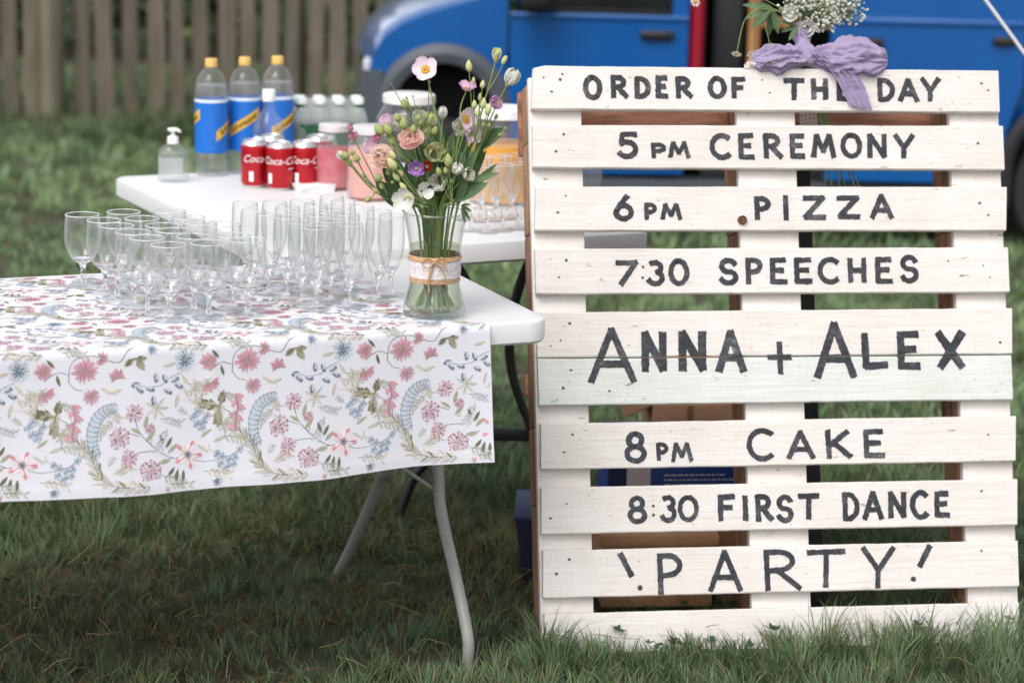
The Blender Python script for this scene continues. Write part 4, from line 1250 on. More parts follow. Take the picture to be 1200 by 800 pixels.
for (x, y, a) in ((220, 265, -2.5), (240, 295, -0.9), (232, 240, -1.2), (315, 320, -1.9), (322, 330, -1.0), (330, 350, -0.8), (355, 410, 2.2), (370, 420, 1.9), (392, 425, 1.6), (340, 380, 2.9)): leafshape(x, y, a, 50, 15, vary(OLIVE if pr.random() < .6 else DOLIVE), 1)
for i in range(5):
    a = 2 * PI * i / 5 - 1.2
    leafshape(412, 365, a, 58, 32, vary(S(240, 214, 218)), 2, 0.8); leafshape(412 + 36 * math.cos(a), 365 + 36 * math.sin(a), a + .25, 24, 15, vary(S(222, 110, 120)), 3, 0.6); line([(412, 365), (412 + 55 * math.cos(a), 365 + 55 * math.sin(a))], 2.2, S(150, 70, 80), 5)
for i in range(12):
    a = 2 * PI * i / 12; line([(412, 365), (412 + 17 * math.cos(a), 365 + 17 * math.sin(a))], 3, SLATE, 6)
for (x, y) in ((460, 195), (440, 215), (482, 240), (475, 262), (455, 245), (497, 215)): forget(x, y, 18)
for (x, y) in ((560, 385), (585, 400), (600, 420), (575, 430), (548, 415), (610, 392), (630, 360), (535, 372)): forget(x, y, 16)
line([(412, 380), (480, 400), (540, 395), (600, 380), (660, 340)], 2.4, SLATE); line([(540, 395), (560, 440), (600, 450)], 2, SLATE)
line([(250, 485), (160, 478), (70, 455), (30, 400), (10, 345), (-60, 265), (-90, 240)], 3.2, INK)
fb = smooth_path([(250, 485, 0), (160, 478, 0), (70, 455, 0), (30, 400, 0), (10, 345, 0), (-60, 265, 0)], 22)
for i, p in enumerate(fb):
    for sg in (-1, 1):
        tq = fb[min(i + 1, 22)] - fb[max(i - 1, 0)]
        leafshape(p.x, p.y, math.atan2(tq.y, tq.x) + sg * 0.6 + pr.uniform(-.15, .15), pr.uniform(34, 56), 10, vary([TAN, S(186, 182, 172), TAN, OLIVE][pr.randrange(4)]), 1)
line([(500, 150), (540, 210), (600, 260), (640, 330)], 2, TAN)
for (x, y, a) in ((520, 175, 0.6), (545, 215, 1.3), (570, 235, 0.2), (600, 262, 1.2), (622, 300, 0.5), (505, 160, 2.3), (470, 300, -0.6), (520, 320, -0.4), (450, 330, 0.5)): leafshape(x, y, a, 56, 14, vary([TAN, S(178, 172, 160), OLIVE][pr.randrange(3)]), 1)
# light pencil sprigs between the flowers
for (x, y, a) in ((60, 150, 0.6), (110, 200, 2.4), (300, 210, 0.3), (330, 250, 2.0), (420, 80, 0.2), (450, 120, 1.3), (-210, 150, 0.4), (-230, 60, 1.0), (520, 60, 2.6), (560, 120, 0.6), (620, 200, 2.2), (300, 440, 0.4), (480, 440, 0.2), (560, 300, 0.3), (100, 420, -0.4), (330, 480, 0.1)):
    L2 = pr.uniform(70, 110); c_ = [TAN, S(180, 184, 190), S(170, 168, 150)][pr.randrange(3)]
    ex, ey = x + math.cos(a) * L2, y + math.sin(a) * L2
    line([(x, y), ((x + ex) / 2 + 8, (y + ey) / 2 - 6), (ex, ey)], 2.2, INK)
    for k in range(5):
        t_ = 0.15 + k * 0.2
        for sg in (-1, 1):
            leafshape(x + (ex - x) * t_, y + (ey - y) * t_, a + sg * 0.7, pr.uniform(22, 36), 9, vary(c_), 1)
for rows, col, layer in list(shapes):      # fine ink edge on one side of the larger petals and leaves
    if sum(col) > 0.5 and pr.random() < 0.55:
        e = [a for a, b in rows]
        w_ = max(math.hypot(a[0] - b[0], a[1] - b[1]) for a, b in rows)
        if w_ > 6.5:
            shapes.append(([((p[0] * 1.0, p[1]), (p[0] + 1.3, p[1] + 0.7)) for p in e], vary(INK, 0.3), layer + 1))
# fill the empty ground of the repeat with faint small sprigs
CW, CH = 0.289 / K_, 0.240 / K_
occ = set()
NX_, NY_ = 26, 22
for rows, col, layer in shapes:
    for a, b in rows:
        for p in (a, b): occ.add((int(((p[0] % CW) / CW) * NX_), int(((p[1] % CH) / CH) * NY_)))
cells = [(i, j) for i in range(NX_) for j in range(NY_)]
pr.shuffle(cells)
for (i, j) in cells:
    if any(((i + di) % NX_, (j + dj) % NY_) in occ for di, dj in ((0, 0), (1, 0), (0, 1), (-1, 0), (0, -1)) if pr.random() < 0.8 or (di, dj) == (0, 0)): continue
    x, y = (i + 0.5) * CW / NX_, (j + 0.5) * CH / NY_
    if x > CW - 170: x -= CW
    if y > CH - 60: y -= CH
    k = pr.randrange(4); a = pr.uniform(0, 6.28)
    if k == 0: forget(x, y, 12)
    elif k == 1:
        for da in (-0.5, 0.5): leafshape(x, y, a + da, 30, 9, vary(TAN), 1)
        line([(x - 12 * math.cos(a), y - 12 * math.sin(a)), (x, y)], 2, INK)
    elif k == 2:
        for q in range(5): leafshape(x, y, a + q * 1.25, 15, 7, vary(LPINK if q % 2 else MAUVE), 2)
    else:
        line([(x - 22 * math.cos(a), y - 22 * math.sin(a)), (x + 4, y + 3), (x + 22 * math.cos(a), y + 22 * math.sin(a))], 2, SLATE)
        for q in (-0.6, 0.0, 0.6): leafshape(x + 22 * q * math.cos(a), y + 22 * q * math.sin(a), a + 0.8, 18, 7, vary(S(170, 172, 168)), 1); leafshape(x + 22 * q * math.cos(a), y + 22 * q * math.sin(a), a - 0.8, 18, 7, vary(TAN), 1)
    occ.add((i, j))
mbp = MB()
x_ref, t_ref = -0.268, -0.042          # the large daisy nearest the right end
TU, TV = 0.289, 0.240
for iu in range(-1, 7):
    for iv in range(-4, 3):
        ox = x_ref - iu * TU + (0.11 if iv % 2 else 0); ot = t_ref - iv * TV
        for rows, col, layer in shapes:
            pts = []
            ok = True
            for a, b in rows:
                for p in (a, b):
                    x = ox + p[0] * K_; t = ot - p[1] * K_
                    if t < TMIN + 0.0015 or t > 0.66 or x > cloth_xe(t) - 0.0015 or x < XL + 0.004:
                        ok = False; break
                    pts.append((x, t))
                if not ok: break
            if not ok: 
                continue
            off = 0.00035 + 0.00012 * layer + pr.uniform(0, 0.00006)
            vs = []
            cx_, ct_ = pts[len(pts) // 2]
            nr = None if abs(ct_ + 0.008) < 0.03 else cloth_nrm(cx_, ct_)
            for x, t in pts:
                vs.append(cloth_pt(x, t) + (nr or cloth_nrm(x, t)) * off)
            mbp.add(vs, [(2 * i, 2 * i + 1, 2 * i + 3, 2 * i + 2) for i in range(len(rows) - 1)], 0, (tuple(q * 0.72 + 0.82 * 0.28 for q in col) if sum(col) > 0.55 else tuple(q * 0.92 + 0.06 for q in col)))
fp = mbp.build('floral_print', attr_mat('printed_ink', rough=0.9, spec=0.1), cloth, smooth=False)
fp['kind'] = 'stuff'

# ------------------------------------------------------------------ glasses
GB = thin_glass('glass_wall', tint=(0.995, 0.997, 0.996), edge=(0.93, 0.95, 0.95), haze=0.012, hedge=0.42, hcol=(0.98, 0.98, 0.99))  # edge haze paints bright outlines into the bowl walls
GR = thin_glass('glass_rim', tint=(0.98, 0.98, 0.98), edge=(0.95, 0.96, 0.96), haze=0.6, hcol=(0.96, 0.97, 0.98))  # diffuse white paints the sky glint refracted along the rim
GS = solid_glass('glass_solid')
GF = thin_glass('glass_foot', tint=(0.98, 0.985, 0.985), edge=(0.86, 0.88, 0.88), haze=0.05)
def wine_meshes():
    bowl = [(0.0040, 0.0435), (0.010, 0.0462), (0.020, 0.0537), (0.0285, 0.066), (0.033, 0.080), (0.0345, 0.094), (0.0342, 0.110), (0.0330, 0.126), (0.0318, 0.1395)]
    inn = [(r - 0.0011, z + 0.001) for r, z in reversed(bowl[2:])] + [(0.0190, 0.0566), (0.010, 0.0535), (0.0005, 0.0522)]
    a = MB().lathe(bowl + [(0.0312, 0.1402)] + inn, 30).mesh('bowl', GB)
    fo = [(0.0005, 0.0005), (0.030, 0.0004), (0.0312, 0.0014), (0.030, 0.0025), (0.018, 0.0042), (0.0075, 0.0075)]
    d = MB().lathe(fo, 24).mesh('foot', GF)
    st = [(0.0005, 0.006), (0.0070, 0.0072), (0.0048, 0.013), (0.0042, 0.025), (0.0046, 0.036), (0.0075, 0.0448), (0.0160, 0.0515), (0.0190, 0.0555), (0.0120, 0.0530), (0.0060, 0.0515), (0.0005, 0.0512)]
    b = MB().lathe(st, 24).mesh('stem', GS)
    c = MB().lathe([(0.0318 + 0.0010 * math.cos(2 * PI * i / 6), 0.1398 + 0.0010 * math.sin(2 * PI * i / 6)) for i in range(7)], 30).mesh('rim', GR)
    return a, b, c, d
def flute_meshes():
    bowl = [(0.0040, 0.042), (0.009, 0.046), (0.0155, 0.056), (0.0210, 0.072), (0.0246, 0.090), (0.0262, 0.108), (0.0258, 0.130), (0.0240, 0.1548)]
    inn = [(r - 0.001, z + 0.001) for r, z in reversed(bowl[2:])] + [(0.0080, 0.0540), (0.0005, 0.0520)]
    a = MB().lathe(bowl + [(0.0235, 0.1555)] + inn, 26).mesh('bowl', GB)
    fo = [(0.0005, 0.0005), (0.026, 0.0004), (0.0272, 0.0013), (0.026, 0.0022), (0.016, 0.0038), (0.0065, 0.007)]
    d = MB().lathe(fo, 22).mesh('foot', GF)
    st = [(0.0005, 0.0055), (0.0060, 0.0067), (0.0042, 0.012), (0.0038, 0.024), (0.0042, 0.036), (0.0070, 0.0445), (0.0112, 0.0510), (0.0125, 0.0545), (0.0085, 0.0530), (0.0040, 0.0515), (0.0005, 0.0510)]
    b = MB().lathe(st, 22).mesh('stem', GS)
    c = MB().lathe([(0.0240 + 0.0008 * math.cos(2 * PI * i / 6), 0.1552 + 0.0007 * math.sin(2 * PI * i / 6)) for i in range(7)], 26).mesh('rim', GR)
    return a, b, c, d
def put_glass(name, ms, loc, label, group, sc=1.0):
    t = thing(name, label, name.replace('_', ' '), loc, rng.uniform(0, 6), group)
    sv = sc * rng.uniform(0.985, 1.015); t.scale = (sv, sv, sc * rng.uniform(0.992, 1.008))
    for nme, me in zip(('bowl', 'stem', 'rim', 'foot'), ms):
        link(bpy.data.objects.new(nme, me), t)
    return t
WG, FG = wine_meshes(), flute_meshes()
wine = [[(197.6, 286.4), (172, 278.6), (156, 271.6), (136.6, 264.4), (122, 258), (96.4, 251.6)],
        [(244.4, 284), (227, 277.4), (202.4, 270), (190, 263.6), (166.4, 256.4), (145, 248.4)],
        [(290, 281.6), (273.6, 275.6), (262, 263), (241, 262), (221, 254.4), (199, 247)]]
GZ = CZ + 0.0014
spots = []
for ci, (cn, colm) in enumerate(zip(('left', 'middle', 'right'), wine)):
    for ri, (px, py) in enumerate(colm):
        p = atz(px, py, GZ + 0.14)
        if ci == 2 and ri == 3: p += Vector((-0.012, 0.012, 0))
        spots.append((p, 0.031))
        nm_ = 'nearest the camera' if ri == 0 else 'farthest from the camera' if ri == 5 else ORD[ri] + ' from the front'
        put_glass('wine_glass', WG, (p.x, p.y, GZ), f'empty clear wine glass, {nm_} in the {cn} row on the floral cloth', 'rows of wine glasses on the floral cloth')
flutes = [[(371.5, 266.4), (353.6, 259.8), (336.5, 254.8), (317, 250.6), (298, 245.6), (287.3, 238)],
          [(411, 263.5), (388, 258), (375, 252), (357, 248), (337, 242.5), (322, 236.5)],
          [(443.7, 258.3), (406.5, 250.4), (389, 244.5), (370.4, 239.7), (354, 235)],
          [(459, 252.3), (444.8, 246.4), (424, 240.5), (402, 235.5), (389, 230.4)]]
for ci, (cn, colm) in enumerate(zip(('leftmost', 'second', 'third', 'rightmost'), flutes)):
    for ri, (px, py) in enumerate(colm):
        p = atz(px, py, GZ + 0.1555)
        for _ in range(30):       # keep the feet apart
            mv = Vector((0, 0, 0))
            for q, rq in spots:
                d = (p - q); d.z = 0
                if d.length < rq + 0.0275: mv += d.normalized() * (rq + 0.0278 - d.length)
            if mv.length < 1e-5: break
            p += mv
        spots.append((p.copy(), 0.0272))
        nm_ = 'nearest the camera' if ri == 0 else 'farthest from the camera' if ri == len(colm) - 1 else ORD[ri] + ' from the front'
        put_glass('champagne_flute', FG, (p.x, p.y, GZ), f'slim champagne flute, {nm_} in the {cn} row beside the vase', 'rows of champagne flutes on the floral cloth')
# ------------------------------------------------------------------ vase with bouquet
VP = atz(508.5, 369, GZ)
VB = Vector((VP.x, VP.y, GZ))
vase = thing('glass_vase', 'clear flared glass vase with hessian and lace band holding mixed flowers', 'vase', VB)
VGL = thin_glass('vase_glass', tint=(0.985, 0.99, 0.985), edge=(0.74, 0.79, 0.74), haze=0.012)
vo = [(0.0005, 0.0006), (0.052, 0.0006), (0.0570, 0.003), (0.0580, 0.009), (0.0560, 0.020), (0.0512, 0.038), (0.0470, 0.056), (0.0450, 0.075), (0.0450, 0.095), (0.0464, 0.115), (0.0502, 0.145), (0.0552, 0.172), (0.0598, 0.1925)]
vi = [(r - 0.0024, z + 0.001) for r, z in reversed(vo[4:])] + [(0.046, 0.012), (0.0005, 0.011)]
MB().lathe(vo + [(0.0591, 0.1940)] + vi, 48).build('body', VGL, vase)
MB().lathe([(0.0596 + 0.0014 * math.cos(2 * PI * i / 8), 0.1930 + 0.0014 * math.sin(2 * PI * i / 8)) for i in range(9)], 48).build('rim', solid_glass('vase_rim_glass', (0.96, 0.98, 0.96)), vase)
WAT = thin_glass('vase_water', tint=(0.90, 0.925, 0.83), edge=(0.78, 0.82, 0.66), ior=1.33, haze=0.02, hcol=(0.7, 0.72, 0.55))
MB().lathe([(0.0005, 0.0125), (0.0475, 0.0135), (0.0528, 0.0215), (0.0484, 0.039), (0.0442, 0.057), (0.0422, 0.075), (0.0422, 0.095), (0.0436, 0.115), (0.0456, 0.1325), (0.0005, 0.1325)], 40).build('water', WAT, vase)
HES = mat('hessian', S(220, 184, 148), 0.95, col2=S(190, 150, 114), vscale=260, bump=0.7, bscale=420)
LACE = mat('cotton_lace', S(236, 230, 232), 0.95, col2=S(196, 186, 186), vscale=300, thr=(0.5, 0.62), bump=0.5, bscale=500)
MB().lathe([(0.0471, 0.066), (0.0476, 0.067), (0.0470, 0.080), (0.0470, 0.100), (0.0482, 0.1145), (0.0478, 0.1155)], 48).build('hessian_band', HES, vase)
lc = MB()
def lf(u, v):
    a = 2 * PI * u; e = 0.0018 * abs(math.sin(a * 22)) * (1 if v in (0, 1) else 0)
    z = 0.0765 + v * 0.029 + (e if v == 1 else -e if v == 0 else 0)
    return (0.0479 * math.cos(a), 0.0479 * math.sin(a), z)
lc.grid(lf, 176, 4)
lo = lc.build('lace_band', LACE, vase)
lr2 = random.Random(4)
for z in (0.083, 0.087, 0.091, 0.095, 0.099):
    tw = [(0.0483 * math.cos(2 * PI * i / 120), 0.0483 * math.sin(2 * PI * i / 120), z + 0.0011 * math.sin(i * 1.6)) for i in range(121)]
    MB().tube(tw, 0.0005, 4, cap=False).build('lace_thread', LACE, lo)
TW = mat('jute_twine', S(214, 178, 136), 0.95, col2=S(176, 138, 100), vscale=300, bump=0.6, bscale=600)
fr = Vector((-VB.x, -VB.y, 0)).normalized()        # towards the photographer
sdv = Vector((-fr.y, fr.x, 0))
def vf(s_, z, d=0.0015):      # point on the front of the band
    rr = 0.0486 + d
    a = s_ / rr
    p = fr * (rr * math.cos(a)) + sdv * (rr * math.sin(a)); p.z = z
    return p
tw = MB()
tw.tube([(0.0489 * math.cos(2 * PI * i / 60), 0.0489 * math.sin(2 * PI * i / 60), 0.1085 + 0.0015 * math.sin(2 * PI * i / 60 + 1)) for i in range(61)], 0.0012, 6, cap=False)
for q in ([(0, .110), (-.016, .115), (-.024, .103), (-.012, .098), (0, .109)], [(0, .110), (.014, .117), (.022, .109), (.012, .101), (0, .109)],
          [(0, .110), (-.006, .092), (-.010, .070), (-.009, .052)], [(0, .110), (.012, .098), (.020, .080), (.024, .064)], [(-.002, .111), (-.009, .088), (-.013, .066)], [(.001, .111), (.017, .104), (.026, .088)]):
    tw.tube(smooth_path([vf(a, z, 0.002 + 0.001 * i) for i, (a, z) in enumerate(q)], 16), 0.0012, 6)
tw.ball(vf(0, 0.110, 0.002), 0.0028, 8, 6)
tw.build('twine_bow', TW, vase)

# ---- flowers
STEM = mat('flower_stem', S(132, 150, 86), 0.6, col2=S(104, 128, 72), vscale=30)
LEAFM = mat('bouquet_leaf', S(96, 122, 80), 0.5, col2=S(76, 104, 66), vscale=25, trans=0.25)
LEAFD = mat('dark_bouquet_leaf', S(76, 100, 62), 0.45, col2=S(56, 80, 50), vscale=25, trans=0.2)
BUDG = mat('green_bud', S(178, 184, 118), 0.55, col2=S(146, 160, 92), vscale=60, trans=0.15)
BUDY = mat('yellow_bud', S(226, 226, 168), 0.55, col2=S(196, 202, 132), vscale=50, trans=0.2)
WPET = mat('white_petal', S(242, 240, 236), 0.6, col2=S(226, 226, 212), vscale=30, trans=0.3)
CPET = mat('cream_petal', S(240, 234, 206), 0.6, col2=S(214, 216, 160), vscale=40, trans=0.3)
PEACH = mat('peach_petal', S(255, 243, 234), 0.6, col2=S(254, 230, 218), vscale=40, trans=0.3)
SALM = mat('salmon_petal', S(254, 214, 208), 0.6, col2=S(255, 228, 220), vscale=40, trans=0.3)
LILP = mat('pale_lilac_petal', S(246, 228, 238), 0.6, col2=S(238, 212, 230), vscale=30, trans=0.3)
MAUV = mat('mauve_petal', S(230, 190, 222), 0.6, col2=S(216, 168, 208), vscale=40, trans=0.3)
PURP = mat('purple_petal', S(170, 120, 196), 0.6, col2=S(200, 160, 216), vscale=40, trans=0.3)
REDP = mat('red_petal', S(196, 72, 70), 0.6, col2=S(170, 48, 60), vscale=40, trans=0.3)
DUSK = mat('dusky_pink_petal', S(226, 172, 182), 0.6, col2=S(204, 140, 156), vscale=60, trans=0.2)
YEL = mat('yellow_anther', S(224, 166, 52), 0.7, bump=0.8, bscale=500)
def petal_mesh(name, L_, w, curl, cup, m, n=5, ruf=0.0, sharp=0.6, base=0.25):
    def f(u, v):
        s_ = u * 2 - 1; t = v
        hw = w / 2 * (base + (1 - base) * math.sin(PI * min(1, 0.5 * t / 0.62) if t < 0.62 else PI * (0.5 + 0.5 * (t - 0.62) / 0.38 * 0.93)) ** sharp)
        th = curl * t
        y = L_ * (math.sin(th) / curl if abs(curl) > 1e-4 else t)
        z = L_ * ((1 - math.cos(th)) / curl if abs(curl) > 1e-4 else 0)
        z += cup * s_ * s_ * w * (0.3 + 0.7 * t) + ruf * w * math.sin(s_ * 7 + t * 3) * t * t
        return (s_ * hw, y, z)
    return MB().grid(f, 6, n).mesh(name, m, ang=180)
def part(name, me, parent, M):
    o = bpy.data.objects.new(name, me); link(o, parent); o.matrix_local = M; return o
def axis_m(pos, d, roll=0):
    q = Vector(d).normalized().to_track_quat('Z', 'Y')
    return Matrix.Translation(pos) @ q.to_matrix().to_4x4() @ Matrix.Rotation(roll, 4, 'Z')
def ring_petals(me, parent, H, n, open_ang, roll=0.0, off=0.002, name='petal', jit=0.1):
    for i in range(n):
        M = H @ Matrix.Rotation(roll + 2 * PI * i / n + rng.uniform(-jit, jit), 4, 'Z') @ Matrix.Translation((0, off, 0)) @ Matrix.Rotation(open_ang + rng.uniform(-jit, jit), 4, 'X')
        part(name, me, parent, M)
VIN = VB + Vector((0, 0, 0.02))
def flower(name, label, cat, head, base=None, via=None, r=0.0016, mat_=None, group='flowers in the vase'):
    """thing with its own stem running from the vase up to the head; origin at the stem's foot"""
    k = rng.uniform(0, 6.28); q = rng.uniform(0.008, 0.034)
    b = base or (VB + Vector((q * math.cos(k), q * math.sin(k) * 0.8, 0.017)))
    t = thing(name, label, cat, b, 0, group)
    h = Vector(head)
    neck = VB + Vector(((h.x - VB.x) * 0.32 + 0.008 * math.cos(k), (h.y - VB.y) * 0.5 + 0.008 * math.sin(k), 0.20))
    lim = 0.040
    o = neck - VB; oz = o.z; o.z = 0
    if o.length > lim: o = o.normalized() * lim
    neck = VB + o; neck.z = VB.z + oz
    mid = VB + Vector(((b.x - VB.x) * 0.1 + o.x * 0.55, (b.y - VB.y) * 0.1 + o.y * 0.55, 0.095))
    pts = [b, mid, neck] + [Vector(p) for p in (via or [])] + [h]
    P = smooth_path([p - b for p in pts], 22)
    MB().tube(P, [r * (1.15 - 0.4 * i / 22) for i in range(23)], 6).build('stem', mat_ or STEM, t)
    return t, h - b, (P[-1] - P[-2]).normalized(), P
def BQ(px, py, dy=0.0): return aty(px, py, VB.y + dy)
CD = Vector((0, -1, 0.22)).normalized()           # towards the photographer
def leaf_part(parent, a, b, w, m, fold=0.25, name='leaf', droop=0.0):
    a, b = Vector(a), Vector(b); d = b - a; L_ = d.length; t = d.normalized()
    s_ = t.cross(Vector((0, -0.9, 0.45))); s_.normalize(); nn = s_.cross(t)
    def f(u, v):
        k = u * 2 - 1
        hw = w / 2 * math.sin(PI * min(1, v * 0.94 + 0.05)) ** 0.75
        return a + d * v + s_ * (k * hw) + nn * (abs(k) * hw * fold + droop * L_ * v * (1 - v))
    MB().grid(f, 4, 8).build(name, m, parent, ang=180)

PA = petal_mesh('petal', 0.0205, 0.021, 0.35, 0.10, LILP, ruf=0.02)
PAm = petal_mesh('petal', 0.021, 0.018, 0.35, 0.12, MAUV, ruf=0.02)
def anemone(label, px, py, axis, me, dy=0, n=5, via=None, sc=1.0, op=0.25):
    t, h, d, P = flower('anemone', label, 'flower', BQ(px, py, dy), via=via)
    H = axis_m(h, axis, rng.uniform(0, 1)) @ Matrix.Scale(sc, 4)
    ring_petals(me, t, H, n, op)
    part('centre', MB().lathe([(0.0065, 0.0005), (0.0072, 0.003), (0.0055, 0.005), (0.003, 0.0045), (0.0005, 0.0055)], 16).mesh('centre', YEL), t, H)
    part('green_eye', MB().ball((0, 0, 0.0048), 0.0026, 10, 6).mesh('green_eye', BUDG), t, H)
    return t
anemone('pale pink anemone with orange centre, topmost on the left of the bouquet', 499, 82, (-0.25, -1, 0.45), PA, -0.02, sc=1.15, via=[BQ(520, 175, -0.01), BQ(510, 130, -0.02)])
anemone('mauve anemone seen from the side above the yellow buds', 547, 106, (0.1, -0.35, 1), PAm, -0.01, via=[BQ(537, 160, -0.01), BQ(540, 125, -0.01)], sc=0.95, op=0.5)
anemone('pale lilac anemone turned sideways in the right of the bouquet', 545, 140, (0.55, -0.6, 0.1), PA, 0.0, sc=1.1, op=0.3)
# lisianthus: many ruffled petals
def lisianthus(label, px, py, axis, m, m2, dy=0, sc=1.0, via=None):
    t, h, d, P = flower('lisianthus', label, 'flower', BQ(px, py, dy), via=via)
    H = axis_m(h, axis, rng.uniform(0, 1)) @ Matrix.Scale(sc, 4)
    o = petal_mesh('petal', 0.028, 0.028, 0.9, 0.15, m, ruf=0.06)
    i_ = petal_mesh('petal', 0.024, 0.022, 0.7, 0.3, m2, ruf=0.08)
    ring_petals(o, t, H, 8, 0.12, 0, 0.003, jit=0.2)
    ring_petals(o, t, H @ Matrix.Translation((0, 0, 0.003)), 7, 0.5, 0.5, 0.002, jit=0.2)
    ring_petals(i_, t, H @ Matrix.Translation((0, 0, 0.003)), 6, 0.75, 0.9, 0.002, jit=0.2)
    ring_petals(i_, t, H @ Matrix.Translation((0, 0, 0.004)), 5, 0.95, 0.3, 0.0015)
    part('centre', MB().ball((0, 0, 0.012), 0.0045, 10, 6).mesh('centre', YEL), t, H)
    return t
lisianthus('peach lisianthus with yellow centre facing out at the left of the bouquet', 449, 186, (-0.35, -1, 0.35), PEACH, PEACH, -0.045, 0.9)
lisianthus('salmon pink lisianthus in the middle of the bouquet', 482, 166, (-0.1, -0.9, 0.6), SALM, SALM, -0.035, 0.88)
# closed cups and buds
def cup_flower(name, label, px, py, axis, m, dy=0, L_=0.026, w=0.022, op=1.15, via=None, n=5, extra=None):
    t, h, d, P = flower(name, label, 'flower', BQ(px, py, dy), via=via)
    H = axis_m(h, axis)
    me = petal_mesh('petal', L_, w, 0.55, 0.35, m, ruf=0.05)
    ring_petals(me, t, H, n, op, 0, 0.002)
    ring_petals(me, t, H @ Matrix.Scale(0.92, 4), 3, op + 0.12, 0.6, 0.001)
    part('calyx', MB().ball((0, 0, 0.001), 0.0042, 8, 6, sz=1.3).mesh('calyx', BUDG), t, H)
    return t, P
tw_, P_ = cup_flower('white_lisianthus', 'white cup shaped bloom at the far right of the bouquet by the sign', 594, 100, (0.45, -0.2, 0.8), WPET, -0.01, 0.030, 0.030, 0.95, via=[BQ(552, 200, -0.01), BQ(578, 132, -0.01)])
tc_, P_ = cup_flower('cream_lisianthus', 'cream half open bud, tallest in the bouquet', 581, 72, (0.1, -0.2, 1), CPET, -0.01, 0.024, 0.018, 1.25, via=[BQ(545, 205, 0), BQ(569, 115, -0.01)])
part('bud', MB().ball((0, 0, 0.006), 0.0048, 10, 8, sz=1.9).mesh('bud', BUDY), tc_, axis_m(BQ(589, 74, -0.01) - tc_.location, (0.5, 0, 1)))
MB().tube(smooth_path([BQ(570, 110, -0.01) - tc_.location, BQ(582, 90, -0.01) - tc_.location, BQ(589, 76, -0.01) - tc_.location], 8), 0.001, 5).build('side_stem', STEM, tc_)
cup_flower('white_lisianthus', 'white closed bud beside the dark leaves low on the right', 535, 204, (0.1, -0.6, 0.8), WPET, -0.05, 0.022, 0.022, 1.3)
cup_flower('white_lisianthus', 'small white bud below the tall anemone stems', 519, 139, (0, -0.4, 1), WPET, -0.02, 0.022, 0.018, 1.2)
cup_flower('white_lisianthus', 'white open bloom half hidden behind the lilac anemone', 540, 150, (0.2, -1, 0.25), WPET, 0.02, 0.024, 0.026, 0.5)
cup_flower('cream_lisianthus', 'cream bloom standing behind the salmon pink lisianthus', 500, 160, (0, -0.7, 0.9), CPET, 0.02, 0.028, 0.028, 0.85)
cup_flower('red_blossom', 'small red blossom tucked under the salmon lisianthus', 500, 196, (0.1, -1, 0.4), REDP, -0.04, 0.014, 0.014, 0.6)
cup_flower('purple_blossom', 'small purple blossom tucked between peach and red flowers', 488, 198, (0.0, -1, 0.2), PURP, -0.045, 0.018, 0.014, 0.4, n=6)
cup_flower('mauve_blossom', 'small mauve bloom beside the yellow buds near the sign', 577, 122, (0.5, -0.8, 0.3), MAUV, 0.0, 0.019, 0.016, 0.6)
def big_white(label, px, py, dy, sc=1):
    t, h, d, P = flower('white_stock', label, 'flower', BQ(px, py, dy), via=[BQ(500, 243, dy)])
    H = axis_m(h, (-0.25, -1, 0.1)) @ Matrix.Scale(sc, 4)
    me = petal_mesh('petal', 0.023, 0.021, 0.7, 0.12, WPET, ruf=0.06)
    ring_petals(me, t, H, 5, 0.2)
    H2 = axis_m(BQ(494, 224, dy + 0.01) - t.location, (0.5, -1, 0.2))
    ring_petals(me, t, H2, 3, 0.5)
    return t
big_white('large open white blossom resting on the rim of the vase', 474, 234, -0.062)
# green bud sprays
def bud_spray(label, joint, buds, m, dy=-0.02, sz=0.0052, lz=1.5, name='bud_spray', cat='flower'):
    t, h, d, P = flower(name, label, cat, BQ(joint[0], joint[1], dy))
    def bf(u, v):
        a = 2 * PI * u
        rr = sz * (math.sin(PI * (0.04 + 0.95 * v) ** 0.8)) ** 0.8 * (1 + 0.07 * math.cos(5 * a + 4 * v))
        return (rr * math.cos(a), rr * math.sin(a), sz * 2 * lz * v)
    bm_ = MB().grid(bf, 15, 8).mesh('bud', m, ang=180)
    for i, (px, py) in enumerate(buds):
        q = BQ(px, py, dy + rng.uniform(-0.02, 0.02)) - t.location
        mid = h.lerp(q, 0.5) + Vector((0, 0, -0.006))
        MB().tube(smooth_path([h, mid, q], 6), 0.0009, 5).build('side_stem', STEM, t)
        part('bud', bm_, t, axis_m(q, (q - mid)) @ Matrix.Scale(rng.uniform(0.55, 1.1), 4))
    return t
bud_spray('spray of round green buds at the upper left of the bouquet', (480, 190), [(458, 158), (467, 143), (474, 152), (490, 142), (484, 156), (462, 170), (449, 158)], BUDG, -0.03, 0.0080, 1.4)
bud_spray('arching spray of pale yellow freesia buds in front of the peach lisianthus', (500, 238), [(464, 198), (472, 206), (468, 212), (476, 222), (480, 232), (463, 186)], BUDY, -0.06, 0.0070, 1.7)
bud_spray('tall spray of yellow green buds left of the cream bud', (556, 168), [(562, 118), (565, 128), (560, 138), (556, 128), (570, 135), (565, 104), (555, 98), (550, 84)], BUDY, -0.02, 0.0060, 1.8)
bud_spray('cluster of yellow green buds low on the right above the rim', (530, 238), [(523, 204), (530, 216), (526, 196), (516, 206)], BUDG, -0.05, 0.0076, 1.6)
bud_spray('sprig of tight green buds sticking out at the far left of the bouquet', (440, 220), [(408, 186), (415, 182), (420, 190), (412, 194), (428, 208), (434, 232)], BUDG, -0.03, 0.0070, 1.3)
